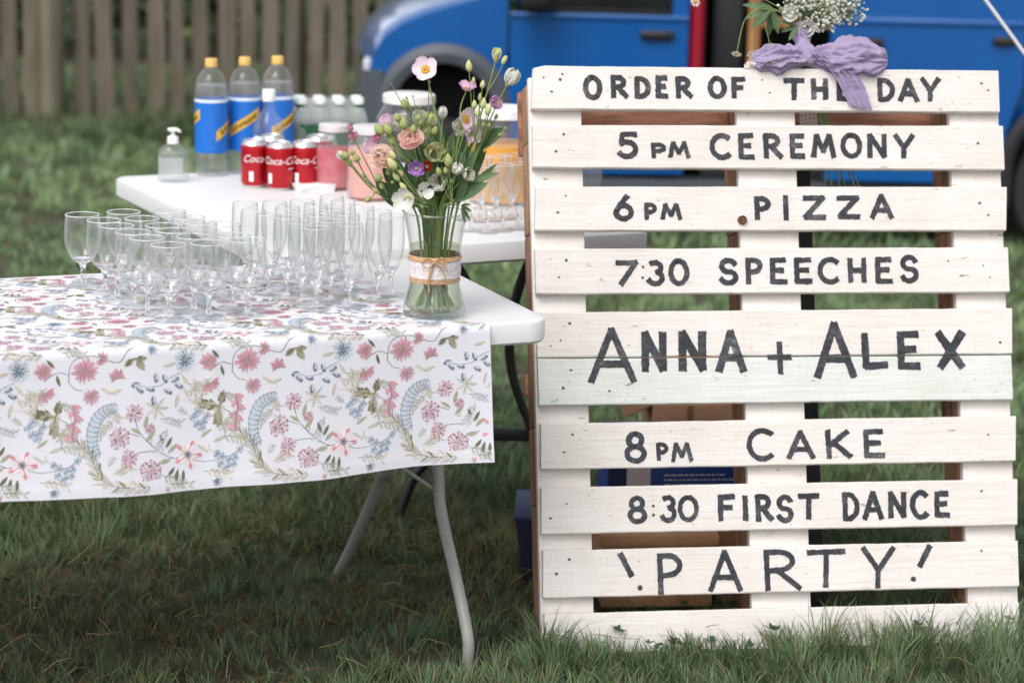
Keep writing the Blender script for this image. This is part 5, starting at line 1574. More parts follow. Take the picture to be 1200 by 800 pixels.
bud_spray('thin wiry stems with brown seed heads at the upper left', (500, 165), [(459, 100), (477, 116), (484, 114), (503, 98), (492, 128), (510, 118)], mat('seed_head', S(150, 134, 70), 0.8, bump=0.6, bscale=500), -0.01, 0.0030, 1.0, 'seed_head_spray', 'seed heads')
# dusky pink heads
for lab, px, py in (('dusky pink scabious head, leftmost flower in the bouquet', 416, 164), ('dusky pink scabious head between the leftmost flower and the green buds', 443, 166)):
    t, h, d, P = flower('scabious', lab, 'flower', BQ(px, py, -0.02), via=[BQ(452, 232, -0.03), BQ(px + 16, py + 32, -0.02)])
    me = petal_mesh('petal', 0.014, 0.007, 0.9, 0.2, DUSK, ruf=0.05)
    H = axis_m(h, (-0.3, -0.5, 0.8))
    ring_petals(me, t, H, 9, 0.5, 0, 0.002); ring_petals(me, t, H, 7, 0.95, 0.3, 0.001)
    if px == 416:
        H = axis_m(h + Vector((-0.006, 0, 0.014)), (-0.3, -0.2, 1))
        ring_petals(me, t, H, 8, 0.9, 0, 0.001)
# leaves
def sprig(label, joint, leaves, m, dy, name='leaf_sprig'):
    t, h, d, P = flower(name, label, 'leaves', BQ(joint[0], joint[1], dy))
    for (a, b, w) in leaves:
        leaf_part(t, BQ(a[0], a[1], dy) - t.location, BQ(b[0], b[1], dy + rng.uniform(-0.03, 0.02)) - t.location, w, m, 0.3, droop=rng.uniform(-0.05, 0.1))
    return t
sprig('long dark green leaves reaching out to the right above the rim', (532, 235), [((534, 236), (572, 214), 0.020), ((545, 214), (585, 203), 0.014), ((538, 220), (560, 172), 0.014), ((536, 240), (548, 205), 0.016)], LEAFM, -0.035)
sprig('round dark green leaves in the right of the bouquet under the white cup', (556, 190), [((562, 172), (590, 150), 0.026), ((556, 190), (566, 172), 0.02), ((552, 190), (540, 160), 0.012)], LEAFD, 0.01)
sprig('broad dark leaf hanging over the left rim of the vase', (470, 244), [((474, 246), (441, 212), 0.030), ((468, 246), (455, 205), 0.024), ((482, 240), (470, 206), 0.02)], LEAFD, -0.035)
sprig('mass of dark leaves filling the centre of the bouquet', (508, 222), [((506, 240), (500, 190), 0.022), ((512, 238), (520, 180), 0.020), ((500, 236), (486, 198), 0.022), ((518, 236), (530, 175), 0.018), ((508, 232), (512, 170), 0.016), ((512, 240), (538, 215), 0.02), ((496, 240), (478, 220), 0.02)], LEAFD, 0.01)
sprig('feathery green foliage behind the blooms in the middle', (520, 205), [((515 + i * 3.0, 205), (505 + i * 5, 150 + (i % 3) * 9), 0.006) for i in range(9)] + [((480 + i * 4, 200), (470 + i * 6, 170 + (i % 3) * 8), 0.007) for i in range(6)], LEAFM, 0.02)
sprig('small pointed leaves dangling over the right rim of the vase', (538, 240), [((541, 243), (551, 258), 0.006), ((541, 243), (545, 262), 0.006), ((540, 241), (553, 248), 0.006), ((541, 240), (552, 240), 0.005)], LEAFM, -0.03)
sprig('single upright green leaf inside the neck of the vase', (502, 258), [((503, 276), (506, 246), 0.011), ((500, 285), (497, 256), 0.010)], LEAFM, -0.030)
# bare cut stems in the water
for i in range(9):
    k = 2 * PI * i / 9
    top = VB + Vector((0.022 * math.cos(k + 2.6), 0.016 * math.sin(k + 2.6), 0.25 + 0.03 * (i % 3)))
    flower('green_stalk', 'plain green flower stalk crossing the others in the vase', 'stalk', top, base=VB + Vector((0.036 * math.cos(k), 0.036 * math.sin(k), 0.0175)), r=0.0021, group='plain stalks in the vase')

# more bloom and leaf filling the body of the bouquet
cup_flower('cream_lisianthus', 'pale cream bloom in the middle, right of the salmon lisianthus', 508, 182, (0.2, -0.9, 0.3), CPET, 0.0, 0.030, 0.030, 0.6)
cup_flower('white_lisianthus', 'white bloom behind the round green buds at the upper left', 470, 152, (-0.3, -0.6, 0.7), WPET, 0.03, 0.028, 0.028, 0.7)
cup_flower('lilac_blossom', 'pale lilac bloom behind the peach lisianthus at the left', 440, 176, (-0.5, -0.7, 0.5), LILP, 0.01, 0.024, 0.022, 0.6)
cup_flower('white_lisianthus', 'white bud at the far left beside the tight green buds', 404, 186, (-0.6, -0.4, 0.6), WPET, -0.02, 0.018, 0.016, 1.25, via=[BQ(440, 225, -0.02)])
cup_flower('white_lisianthus', 'white bloom low in the middle above the vase rim', 512, 214, (0.1, -1, 0.2), WPET, -0.02, 0.022, 0.024, 0.5)
cup_flower('cream_lisianthus', 'cream bud rising beside the small white bud', 507, 148, (0.0, -0.4, 1), CPET, 0.0, 0.026, 0.02, 1.2)
bud_spray('spray of green buds behind the salmon lisianthus', (496, 185), [(493, 148), (500, 140), (476, 128), (508, 158)], BUDG, 0.01, 0.0072, 1.5)
bud_spray('spray of small pale buds at the right above the round leaves', (560, 178), [(572, 150), (580, 140), (590, 152), (584, 160), (566, 150)], BUDG, 0.0, 0.0042, 1.5)
bud_spray('green buds hanging between the peach lisianthus and the rim', (462, 232), [(446, 212), (456, 206), (450, 222), (460, 216), (442, 226)], BUDG, -0.045, 0.0068, 1.3)
sprig('leafy green stems standing upright in the middle', (520, 210), [((516, 232), (506, 168), 0.014), ((524, 230), (532, 160), 0.014), ((520, 236), (546, 182), 0.014), ((510, 232), (492, 186), 0.016), ((528, 236), (556, 186), 0.016), ((502, 236), (476, 196), 0.016)], LEAFM, -0.01)
sprig('broad leaves tucked behind the peach lisianthus', (468, 215), [((474, 232), (448, 196), 0.024), ((480, 230), (462, 184), 0.022), ((486, 236), (476, 190), 0.022), ((470, 240), (440, 216), 0.022)], LEAFD, 0.0)
sprig('long narrow leaves fanning right behind the dark leaves', (545, 215), [((540, 232), (570, 176), 0.016), ((544, 230), (582, 192), 0.014), ((536, 230), (556, 160), 0.014), ((546, 220), (566, 150), 0.010)], LEAFM, 0.02)
for i in range(10):
    k = 2 * PI * i / 10 + 0.3
    top = BQ(486 + 6.5 * i, 195 - 14 * ((i * 3) % 4), 0.02 * math.sin(k))
    flower('green_stalk', 'plain green flower stalk crossing the others in the vase', 'stalk', top, base=VB + Vector((0.028 * math.cos(k), 0.028 * math.sin(k), 0.0175)), r=0.0019, group='plain stalks in the vase')
cup_flower('white_lisianthus', 'white bloom at the top of the bouquet body behind the seed heads', 492, 146, (-0.1, -0.5, 0.9), WPET, 0.03, 0.026, 0.026, 0.8)
cup_flower('lilac_blossom', 'pale lilac bloom tucked below the sideways lilac anemone', 552, 158, (0.4, -0.9, 0.2), LILP, 0.0, 0.022, 0.020, 0.5)
cup_flower('lilac_blossom', 'pale lilac bloom at the upper left among the round buds', 456, 146, (-0.4, -0.7, 0.6), LILP, 0.0, 0.020, 0.020, 0.6)
cup_flower('white_lisianthus', 'white bloom right of the yellow bud cluster above the rim', 545, 206, (0.4, -0.8, 0.3), WPET, -0.04, 0.020, 0.020, 0.7)
rl_ = random.Random(61)
for lab, cx, cy, dy in (('small mixed leaves packed low on the left above the vase rim', 482, 216, -0.02), ('small mixed leaves packed low on the right above the vase rim', 526, 214, -0.02), ('small leaves and shoots between the upper blooms', 508, 176, 0.015)):
    lv = []
    for i in range(13):
        a = rl_.uniform(0, 6.28); q = rl_.uniform(0.2, 1)
        ex, ey = cx + 34 * q * math.cos(a), cy + 30 * q * math.sin(a) - 6
        lv.append(((cx + (ex - cx) * 0.35, cy + 14 + (ey - cy) * 0.2), (ex, ey), rl_.uniform(0.008, 0.015)))
    sprig(lab, (cx, cy + 18), lv, LEAFM if cx != 526 else LEAFD, dy)
# ------------------------------------------------------------------ rear table and the drinks on it
RZ_ = 0.74
RK, RA = Vector((-0.488, 4.913, 0)), R(26.7)
rX = Vector((math.cos(RA), math.sin(RA), 0)); rY = Vector((-math.sin(RA), math.cos(RA), 0))
def rl(p):
    d = Vector(p) - RK
    return Vector((d.dot(rX), d.dot(rY), d.z))
rt_ = thing('drinks_table', 'white plastic table with dark legs holding bottles and cans behind the glasses', 'table', RK, RA)
table_top(MB(), 0, 0.893, 0, 1.14, RZ_ - 0.05, RZ_, 0.04, 0.008).build('tabletop', PLAST, rt_)
DK = mat('black_leg_tube', (0.014, 0.014, 0.016), 0.35)
def rleg(pts): MB().tube(smooth_path([rl(p) for p in pts], 40), 0.011, 12).build('leg', DK, rt_)
a = [aty(px, py, 5.30) for px, py in ((622, 302), (610, 332), (600, 370), (597, 405), (601, 440), (612, 475))]
g0 = aty(624, 510, 5.30)
rleg(a + [g0, Vector((g0.x + 0.05, 5.30, 0.0))])
b = [aty(px, py, 5.42) for px, py in ((520, 500), (499, 541), (486, 558), (474, 588), (467, 612))]
b0 = b[0] + Vector((0.02, 0.0, 0.25)); b0.z = 0.68
rleg([b0] + b + [Vector((b[-1].x - 0.005, 5.43, 0.0))])
def loc2w(x, y, z): return RK + rX * x + rY * y + Vector((0, 0, z))
for (x, y, ex, ey) in ((0.28, 0.95, 0.22, 1.0), (0.66, 0.95, 0.72, 1.0)):
    rleg([loc2w(x, y - 0.1, 0.69), loc2w(x, y - 0.1, 0.45), loc2w(ex, y, 0.2), loc2w(ex, ey, 0.0)])
c0, c1 = rl(aty(556, 502, 5.34)), rl(aty(640, 492, 5.34))
br = MB(); L_ = (c1 - c0).length
br.box(0, L_ + 0.14, -0.006, 0.006, -0.0145, 0.0145, 0.002)
o = br.build('cross_bar', DK, rt_); o.location = c0 - (c1 - c0).normalized() * 0.08; o.rotation_euler = (0, 0, math.atan2(c1.y - c0.y, c1.x - c0.x))
MB().tube([rl(aty(530, 300, 5.2)), rl(aty(545, 325, 5.2)), rl(aty(562, 354, 5.2)), rl(aty(585, 400, 5.26))], 0.009, 10).build('brace', DK, rt_)

PET = thin_glass('clear_plastic', tint=(0.98, 0.985, 0.985), edge=(0.86, 0.89, 0.90), ior=1.45, rough=0.06, haze=0.07)
LIQ = thin_glass('clear_drink', tint=(0.96, 0.97, 0.97), edge=(0.86, 0.88, 0.90), ior=1.33, haze=0.06)
WHT = mat('white_plastic', S(238, 238, 238), 0.5)
def text_mesh(body, size, m, shear=0.0, bold=0.0):
    c = bpy.data.curves.new('txt', 'FONT'); c.body = body; c.size = size; c.shear = shear; c.offset = bold
    c.align_x = 'CENTER'; c.align_y = 'CENTER'; c.resolution_u = 3
    o = bpy.data.objects.new('txt', c); COL.objects.link(o)
    bpy.context.view_layer.update()
    me = bpy.data.meshes.new_from_object(o.evaluated_get(bpy.context.evaluated_depsgraph_get()))
    bpy.data.objects.remove(o); bpy.data.curves.remove(c)
    me.materials.clear(); me.materials.append(m)
    return me
def wrap(me, r, z, a0=-PI / 2, rot=0.0):
    cr, sr = math.cos(rot), math.sin(rot)
    bm = bmesh.new(); bm.from_mesh(me)
    bmesh.ops.triangulate(bm, faces=bm.faces[:])
    for v in bm.verts:
        x, y = v.co.x * cr - v.co.y * sr, v.co.x * sr + v.co.y * cr
        a = a0 + x / r
        v.co = Vector((r * math.cos(a), r * math.sin(a), z + y))
    bm.to_mesh(me); bm.free()
    return me
def cyl_patch(mb, r, a0, a1, zf0, zf1, n=16):
    """patch on a cylinder between two heights given as functions of the angle"""
    vs, fs = [], []
    for i in range(n + 1):
        a = a0 + (a1 - a0) * i / n
        for z in (zf0(a), zf1(a)):
            vs.append((r * math.cos(a), r * math.sin(a), z))
    for i in range(n): fs.append((2 * i, 2 * i + 2, 2 * i + 3, 2 * i + 1))
    return mb.add(vs, fs)
def face_cam(p): return math.atan2(-p.x, p.y)      # rotation that turns local -Y to the photographer

def tonic(px, py, label, turn):
    p = atz(px, py, RZ_)
    t = thing('tonic_bottle', label, 'bottle', (p.x, p.y, RZ_), face_cam(p) + turn, 'tonic water bottles on the rear table')
    R0 = 0.0415
    prof = [(0.0005, 0.004), (0.022, 0.0005), (0.034, 0.001), (0.0405, 0.010), (R0, 0.03), (R0, 0.056), (R0 - 0.001, 0.0585), (R0 - 0.001, 0.193), (R0, 0.196), (R0, 0.205), (0.0408, 0.216), (0.0382, 0.230), (0.033, 0.245), (0.025, 0.257), (0.0142, 0.266), (0.0135, 0.276), (0.0128, 0.279)]
    MB().lathe(prof, 32).build('bottle_body', PET, t)
    MB().lathe([(0.0005, 0.006), (0.032, 0.004), (0.0390, 0.011), (R0 - 0.0016, 0.03), (R0 - 0.0022, 0.19), (0.0390, 0.206), (0.034, 0.226), (0.0005, 0.226)], 28).build('drink', LIQ, t)
    bl = mat('tonic_label_blue', S(24, 108, 200), 0.4, var=0.03, vscale=20)
    ye = mat('tonic_label_gold', S(222, 178, 62), 0.45)
    lb = MB().lathe([(R0 - 0.0004, 0.059), (R0 + 0.0002, 0.0592), (R0 + 0.0002, 0.1925), (R0 - 0.0004, 0.193)], 40).build('label', bl, t)
    MB().lathe([(R0 + 0.0005, 0.1845), (R0 + 0.0005, 0.1924)], 40).build('label_top_band', mat('tonic_label_pale', S(214, 226, 240), 0.4), lb)
    z0 = lambda a: 0.102 + (a + PI / 2) * 0.026 + 0.014
    for ph in (0, PI):
        bd = cyl_patch(MB(), R0 + 0.0006, -PI / 2 - 1.05 + ph, -PI / 2 + 1.05 + ph, lambda a, ph=ph: z0(a - ph), lambda a, ph=ph: z0(a - ph) + 0.026)
        bd.build('gold_band', ye, lb)
        tx = wrap(text_mesh('Schweppes', 0.0185, mat('tonic_lettering', S(72, 50, 30), 0.5), 0.25, 0.0003), R0 + 0.0013, 0.1295, -PI / 2 + ph, 0.56)
        link(bpy.data.objects.new('lettering', tx), lb)
    cyl_patch(MB(), R0 + 0.0006, 0.0, 0.45, lambda a: 0.075, lambda a: 0.098).build('bar_code', WHT, lb)
    cyl_patch(MB(), R0 + 0.0007, -0.35, -0.12, lambda a: 0.066, lambda a: 0.086).build('white_text_block', WHT, lb)
    cyl_patch(MB(), R0 + 0.0007, -0.35, 0.3, lambda a: 0.150, lambda a: 0.154).build('white_text_line', WHT, lb)
    MB().lathe([(0.0150, 0.270), (0.0155, 0.272), (0.0152, 0.288), (0.0140, 0.2905), (0.0005, 0.291)], 24).build('cap', mat('gold_cap', S(224, 186, 104), 0.5), t)
    MB().lathe([(0.0135, 0.262), (0.0158, 0.264), (0.0158, 0.2665), (0.0135, 0.268)], 24).build('neck_ring', PET, t)
tonic(248, 205, 'clear tonic bottle with blue label, left of the three gold capped bottles', 1.35)
tonic(287, 202, 'clear tonic bottle with gold diagonal band, middle of the three gold capped bottles', -0.1)
tonic(325, 200, 'clear tonic bottle with blue label, right of three behind the spirit bottle', 0.7)

def sanitiser():
    p = atz(203, 213, RZ_)
    t = thing('sanitiser_bottle', 'small clear pump bottle with white label at the left end of the rear table', 'bottle', (p.x, p.y, RZ_), face_cam(p))
    pr_ = [(0.0005, 0.001), (0.033, 0.0005), (0.0365, 0.004), (0.0370, 0.02), (0.0370, 0.060), (0.0350, 0.073), (0.028, 0.084), (0.018, 0.090), (0.012, 0.093), (0.012, 0.098)]
    MB().lathe(pr_, 30, sy=0.62).build('bottle_body', PET, t)
    MB().lathe([(0.0005, 0.003), (0.034, 0.005), (0.0358, 0.02), (0.0358, 0.058), (0.033, 0.072), (0.0005, 0.072)], 28, sy=0.6).build('gel', LIQ, t)
    MB().lathe([(0.0373, 0.018), (0.0374, 0.062)], 20, sy=0.63, a0=R(200), a1=R(310)).build('label', thin_glass('frosted_label', haze=0.45, hedge=0.7), t)
    pm_ = MB().lathe([(0.0135, 0.094), (0.0140, 0.096), (0.0135, 0.110), (0.008, 0.113), (0.005, 0.114), (0.0045, 0.124), (0.012, 0.125), (0.0135, 0.128), (0.012, 0.132), (0.0005, 0.133)], 20)
    pm_.tube([(0, 0, 0.128), (0.012, -0.012, 0.1285), (0.018, -0.02, 0.126)], 0.0035, 8)
    pm_.build('pump', WHT, t)
sanitiser()
def spirit():
    p = atz(315, 211, RZ_)
    t = thing('spirit_bottle', 'clear glass spirit bottle with long neck standing behind the red cans', 'bottle', (p.x, p.y, RZ_), face_cam(p))
    MB().lathe([(0.0005, 0.006), (0.030, 0.001), (0.0365, 0.003), (0.038, 0.012), (0.038, 0.118), (0.0365, 0.135), (0.031, 0.150), (0.022, 0.162), (0.0155, 0.172), (0.0145, 0.185), (0.0145, 0.205)], 30).build('bottle_body', PET, t)
    MB().lathe([(0.0005, 0.009), (0.0350, 0.008), (0.0362, 0.02), (0.0362, 0.100), (0.0005, 0.100)], 26).build('drink', LIQ, t)
    MB().lathe([(0.0384, 0.030), (0.0384, 0.112)], 24, a0=R(205), a1=R(335)).build('label', mat('spirit_label', S(222, 226, 232), 0.5, col2=S(150, 170, 196), vscale=60, thr=(0.55, 0.6)), t)
    MB().lathe([(0.0158, 0.196), (0.0162, 0.198), (0.0162, 0.222), (0.015, 0.2245), (0.0005, 0.225)], 20).build('cap', WHT, t)
spirit()
def can(px, py, label, turn, dx=0.0):
    p = atz(px, py, RZ_); p.x += dx
    t = thing('drink_can', label, 'can', (p.x, p.y, RZ_), face_cam(p) + turn, 'red cola cans on the rear table')
    rd = mat('can_red', S(180, 18, 32), 0.32, metal=0.55, coat=0.3)
    al = mat('can_aluminium', S(214, 214, 216), 0.3, metal=0.8)
    MB().lathe([(0.0275, 0.006), (0.033, 0.014), (0.033, 0.099), (0.0318, 0.104)], 32).build('can_body', rd, t)
    MB().lathe([(0.0005, 0.008), (0.020, 0.006), (0.0235, 0.0005), (0.0255, 0.001), (0.0276, 0.0062)], 32).build('can_base', al, t)
    ld = MB().lathe([(0.0319, 0.1035), (0.0265, 0.1135), (0.0272, 0.1152), (0.0262, 0.1155), (0.0245, 0.1120), (0.0005, 0.1118)], 32).build('lid', al, t)
    tb = MB().lathe([(0.0005, 0.0), (0.008, 0.0), (0.0085, 0.0008), (0.008, 0.0016), (0.0005, 0.0016)], 14).build('ring_pull', al, ld); tb.location = (0, -0.006, 0.1125); tb.scale = (0.8, 1.3, 1)
    tx = wrap(text_mesh('Coca-Cola', 0.0250, mat('can_white', S(240, 238, 238), 0.4), 0.35, 0.0), 0.0339, 0.072)
    link(bpy.data.objects.new('lettering', tx), t)
    cyl_patch(MB(), 0.0334, R(208), R(226), lambda a: 0.018, lambda a: 0.042).build('white_panel', MATS['can_white'], t)
    cyl_patch(MB(), 0.0334, R(-60), R(-20), lambda a: 0.052, lambda a: 0.0545).build('white_line', MATS['can_white'], t)
can(302, 219, 'red cola can, leftmost of the three front cans', 0.7, -0.008)
can(328, 222, 'red cola can, middle of the three front cans', 0.15)
can(355, 221, 'red cola can, right of the three front cans', 0.35, 0.003)
can(317, 212.5, 'red cola can half hidden behind the left and middle front cans', 1.6, 0.004)
can(371, 213, 'red cola can tucked behind the right front can beside the pink jar', -0.9, 0.004)

def pack():
    p = atz(385, 196, RZ_)
    t = thing('bottle_multipack', 'shrink wrapped pack of small water bottles with green labels behind the pink jars', 'multipack', (p.x, p.y, RZ_), face_cam(p) + 0.1)
    gb = thin_glass('pale_green_plastic', tint=(0.86, 0.93, 0.89), edge=(0.55, 0.70, 0.62), rough=0.05, haze=0.28)
    gl = mat('green_label', S(34, 96, 66), 0.45, col2=S(20, 70, 46), vscale=14)
    capm = mat('frosted_cap', S(226, 232, 230), 0.4)
    b = MB().lathe([(0.0005, 0.002), (0.022, 0.0005), (0.0235, 0.006), (0.0235, 0.125), (0.0215, 0.142), (0.015, 0.158), (0.0105, 0.164), (0.0105, 0.172)], 18).mesh('small_bottle', gb)
    l_ = MB().lathe([(0.0238, 0.05), (0.0238, 0.118)], 18).mesh('bottle_label', gl)
    c = MB().lathe([(0.0145, 0.166), (0.0148, 0.168), (0.0145, 0.180), (0.0132, 0.1825), (0.0005, 0.183)], 14).mesh('cap', capm)
    nk = MB().lathe([(0.0148, 0.158), (0.0152, 0.160), (0.0150, 0.1655)], 14).mesh('neck_collar', gl)
    for j in range(2):
        for i in range(4):
            q = bpy.data.objects.new('small_bottle', b); link(q, t); q.location = ((i - 1.5) * 0.0485, (j - 0.5) * 0.049, 0)
            for n_, me in (('bottle_label', l_), ('cap', c), ('neck_collar', nk)):
                link(bpy.data.objects.new(n_, me), q)
    fm = thin_glass('shrink_film', tint=(0.97, 0.97, 0.97), edge=(0.88, 0.90, 0.90), rough=0.15, bump=0.5, haze=0.30)
    def film(u, v):
        a = 2 * PI * u
        ca, sa = math.cos(a), math.sin(a)
        k = 1 / max(abs(ca), abs(sa)) ** 0.8
        s_ = 1.0 if v < 0.7 else 1 - 0.35 * ((v - 0.7) / 0.3) ** 1.5
        w = 1 + 0.02 * math.sin(a * 9 + v * 7)
        return (0.0985 * ca * k * s_ * w, 0.050 * sa * k * s_ * w, 0.003 + 0.178 * v)
    MB().grid(film, 64, 14).build('shrink_film', fm, t)
    wl = MB(); wl.grid(lambda u, v: tuple(c * 1.012 for c in film(0.53 + 0.44 * u, 0.0)[:2]) + (0.045 + v * (0.052 + 0.022 * math.sin(PI * u)),), 30, 4)
    wl.build('wrap_label', gl, t)
pack()
GLJ = thin_glass('jar_glass', tint=(0.98, 0.985, 0.985), edge=(0.84, 0.87, 0.87), haze=0.05)
def jar(name, label, px, py, r, h, liquid, fill, lid=True, lidm=None, cat='jar', tap=False):
    p = atz(px, py, RZ_)
    t = thing(name, label, cat, (p.x, p.y, RZ_), face_cam(p))
    nk = 0.72
    prof = [(0.0005, 0.004), (r * 0.85, 0.001), (r * 0.97, 0.006), (r, 0.02), (r, h * 0.66), (r * 0.95, h * 0.75), (r * 0.82, h * 0.83), (r * nk, h * 0.87), (r * nk, h * 0.95)]
    MB().lathe(prof, 36).build('jar_body', GLJ, t)
    if liquid:
        MB().lathe([(0.0005, 0.008), (r * 0.9, 0.008), (r * 0.965, 0.02), (r * 0.965, h * fill), (0.0005, h * fill)], 32).build('drink', liquid, t)
    if lid:
        MB().lathe([(r * (nk + .05), h * 0.89), (r * (nk + .08), h * 0.90), (r * (nk + .08), h * 0.985), (r * (nk + .02), h), (0.0005, h * 1.002)], 30).build('lid', lidm, t)
        MB().lathe([(r * nk, h * 0.868), (r * (nk + .07), h * 0.872), (r * (nk + .07), h * 0.885), (r * nk, h * 0.888)], 30).build('neck_ring', GLJ, t)
    if tap:
        tp = MB().tube([(0, -r, h * 0.12), (0, -r - 0.03, h * 0.12)], 0.009, 10).tube([(0, -r - 0.026, h * 0.12), (0, -r - 0.03, h * 0.02)], 0.007, 10)
        tp.box(-0.012, 0.012, -r - 0.034, -r - 0.020, h * 0.13, h * 0.2, 0.003).build('tap', lidm, t)
    return t
PKL = mat('pink_lemonade', S(232, 132, 142), 0.25, col2=S(238, 168, 168), vscale=14, trans=0.4)
PKL2 = mat('rose_lemonade', S(246, 190, 182), 0.25, col2=S(248, 208, 196), vscale=14, trans=0.4)
PKL0 = mat('deep_pink_drink', S(226, 116, 134), 0.25, col2=S(240, 164, 172), vscale=14, trans=0.4)
OJ = mat('orange_juice', S(232, 160, 50), 0.3)
SILV = mat('pale_tin_lid', S(226, 222, 224), 0.35, metal=0.3)
jar('drink_jar', 'glass jar of deep pink drink beside the red cola cans', 391, 221, 0.047, 0.158, PKL0, 0.64, True, SILV)
jar('drink_jar', 'wider glass jar of pale pink drink half hidden by the left of the bouquet', 434, 233, 0.056, 0.175, PKL2, 0.70, True, SILV)
jar('storage_jar', 'large empty glass jar with pale lid behind the bouquet', 478, 210, 0.082, 0.215, None, 0, True, mat('cream_lid', S(228, 226, 222), 0.4))
jar('juice_dispenser', 'glass drinks dispenser half full of orange juice left of the sign', 588, 236, 0.088, 0.225, OJ, 0.62, True, WHT, 'dispenser')
jar('water_dispenser', 'clear glass dispenser glimpsed between the boards of the sign', 668, 232, 0.076, 0.225, LIQ, 0.6, True, WHT, 'dispenser')
pl_ = atz(368, 224, RZ_)
pt_ = thing('paper_napkins', 'small white folded napkins lying in front of the red cans', 'napkins', (pl_.x, pl_.y, RZ_), 0.3)
for i in range(3):
    MB().box(-0.045, 0.045, -0.03, 0.03, 0.0004 + i * 0.006, 0.006 + i * 0.006, 0.002).build('napkin', WHT, pt_).rotation_euler = (0, 0, 0.12 * i)
k = 0
rg = [(552, 271), (571, 273), (589, 271), (607, 269), (546, 258), (563, 260), (581, 259), (599, 257)]
nms = ['leftmost', 'second from left', 'third from left', 'nearest the sign'] * 2
for i, (px, py) in enumerate(rg):
    p = atz(px, py, RZ_)
    put_glass('champagne_flute', FG, (p.x, p.y, RZ_ + 0.0004), f'champagne flute before the orange juice, {nms[i]} in its {"front" if i < 4 else "back"} row', 'flutes standing on the rear table', 0.95)

# ------------------------------------------------------------------ boxes behind the sign
CARD = mat('cardboard', S(204, 160, 124), 0.85, col2=S(188, 142, 106), vscale=8, bump=0.1, bscale=60)
CARDD = mat('cardboard_inside', S(168, 124, 94), 0.9, col2=S(146, 106, 80), vscale=8)
NAVY = mat('navy_card', S(20, 36, 84), 0.45)
BLUB = mat('blue_box_print', S(26, 66, 142), 0.45)
PAPER = mat('box_white_print', S(206, 204, 206), 0.5)
def open_box(root, w, d, h, m, t=0.004, flap=True):
    MB().box(-w / 2, w / 2, 0, t, 0, h, 0.0006).build('front_panel', m, root)
    MB().box(-w / 2, w / 2, d - t, d, 0, h, 0.0006).build('back_panel', m, root)
    MB().box(-w / 2, -w / 2 + t, t + .0005, d - t - .0005, 0, h, 0.0006).build('side_panel', m, root)
    MB().box(w / 2 - t, w / 2, t + .0005, d - t - .0005, 0, h, 0.0006).build('side_panel', m, root)
    MB().box(-w / 2 + t, w / 2 - t, t, d - t, 0.001, 0.005).build('bottom_panel', CARDD, root)
p = aty(769, 700, 4.90)
bx = thing('cardboard_box', 'low brown cardboard box with folded lid on the grass behind the bottom boards', 'box', (p.x, 4.875, 0.012), 0.12)
open_box(bx, 0.235, 0.24, 0.135, CARD)
MB().box(-0.127, 0.127, -0.008, 0.25, 0.1355, 0.160, 0.002).build('lid', CARD, bx)
MB().box(-0.06, 0.02, -0.0015, -0.0005, 0.03, 0.05, 0).build('paper_label', PAPER, bx)
p = aty(878, 690, 4.95)
b2 = thing('cardboard_box', 'darker brown cardboard box beside the low box, behind the middle upright', 'box', (p.x + 0.03, 4.97, 0.0), 0.16)
open_box(b2, 0.20, 0.2, 0.185, CARDD)
p = aty(835, 560, 5.2)
b3 = thing('drinks_box', 'long blue printed box with white panel standing behind the sign', 'box', (p.x, 5.19, 0.0), 0.12)
wd_ = 0.47
MB().box(-wd_ / 2, wd_ / 2, 0, 0.16, 0.0, 0.30, 0.003).build('carton', BLUB, b3)
MB().box(-wd_ / 2 - 0.001, -wd_ / 2 + 0.04, -0.0012, -0.0002, 0.002, 0.298).build('navy_panel', NAVY, b3)
MB().box(-wd_ / 2 + 0.0405, -wd_ / 2 + 0.094, -0.0012, -0.0002, 0.002, 0.298).build('white_panel', PAPER, b3)
tb = MB()
rr_ = random.Random(3)
for row in range(16):
    if row % 5 == 4: continue
    x = -wd_ / 2 + 0.125; z = 0.27 - row * 0.011
    end = -wd_ / 2 + 0.125 + rr_.uniform(0.13, 0.16)
    while x < end:
        w_ = rr_.uniform(0.004, 0.013); tb.box(x, x + w_, -0.0010, -0.0003, z, z + 0.0032); x += w_ + 0.003
tb.build('fine_print', PAPER, b3, smooth=False)
p = aty(830, 486, 5.45)
b4 = thing('cardboard_box', 'open brown cardboard box standing tallest behind the blue printed box', 'box', (p.x, 5.44, 0.0), 0.05)
p_top = aty(800, 474, 5.44)
open_box(b4, 0.26, 0.24, p_top.z, CARD)
fl = MB().box(-0.13, 0.13, -0.002, 0.002, 0, 0.09, 0.0006).build('flap', CARD, b4); fl.location = (0, 0.236, p_top.z); fl.rotation_euler = (R(-60), 0, 0)
fl = MB().box(-0.002, 0.002, 0.005, 0.235, 0, 0.07, 0.0006).build('flap', CARDD, b4); fl.location = (-0.131, 0, p_top.z - 0.002); fl.rotation_euler = (0, R(-115), 0)
MB().box(-0.05, -0.035, -0.0012, -0.0002, 0.02, p_top.z - 0.002).build('tape', CARDD, b4)
p = aty(652, 640, 5.05)
cr_ = thing('plastic_crate', 'dark navy tapered crate on the grass at the left foot of the sign', 'crate', (p.x, 5.03, 0.0), -0.03)
zt = aty(610, 606, 5.03).z
W0, W1 = 0.070, 0.092
def cr(u, v):
    w = W0 + (W1 - W0) * v
    c4 = [(-w, 0.01 * (1 - v)), (w, 0.01 * (1 - v)), (w, 0.20), (-w, 0.20)]
    k = min(int(u * 4), 3); t = u * 4 - k
    a, b = c4[k], c4[(k + 1) % 4]
    return (a[0] + (b[0] - a[0]) * t, a[1] + (b[1] - a[1]) * t, zt * v)
MB().grid(cr, 32, 8).build('crate_body', mat('navy_plastic', S(26, 34, 58), 0.5, bump=0.1, bscale=80), cr_, ang=30)
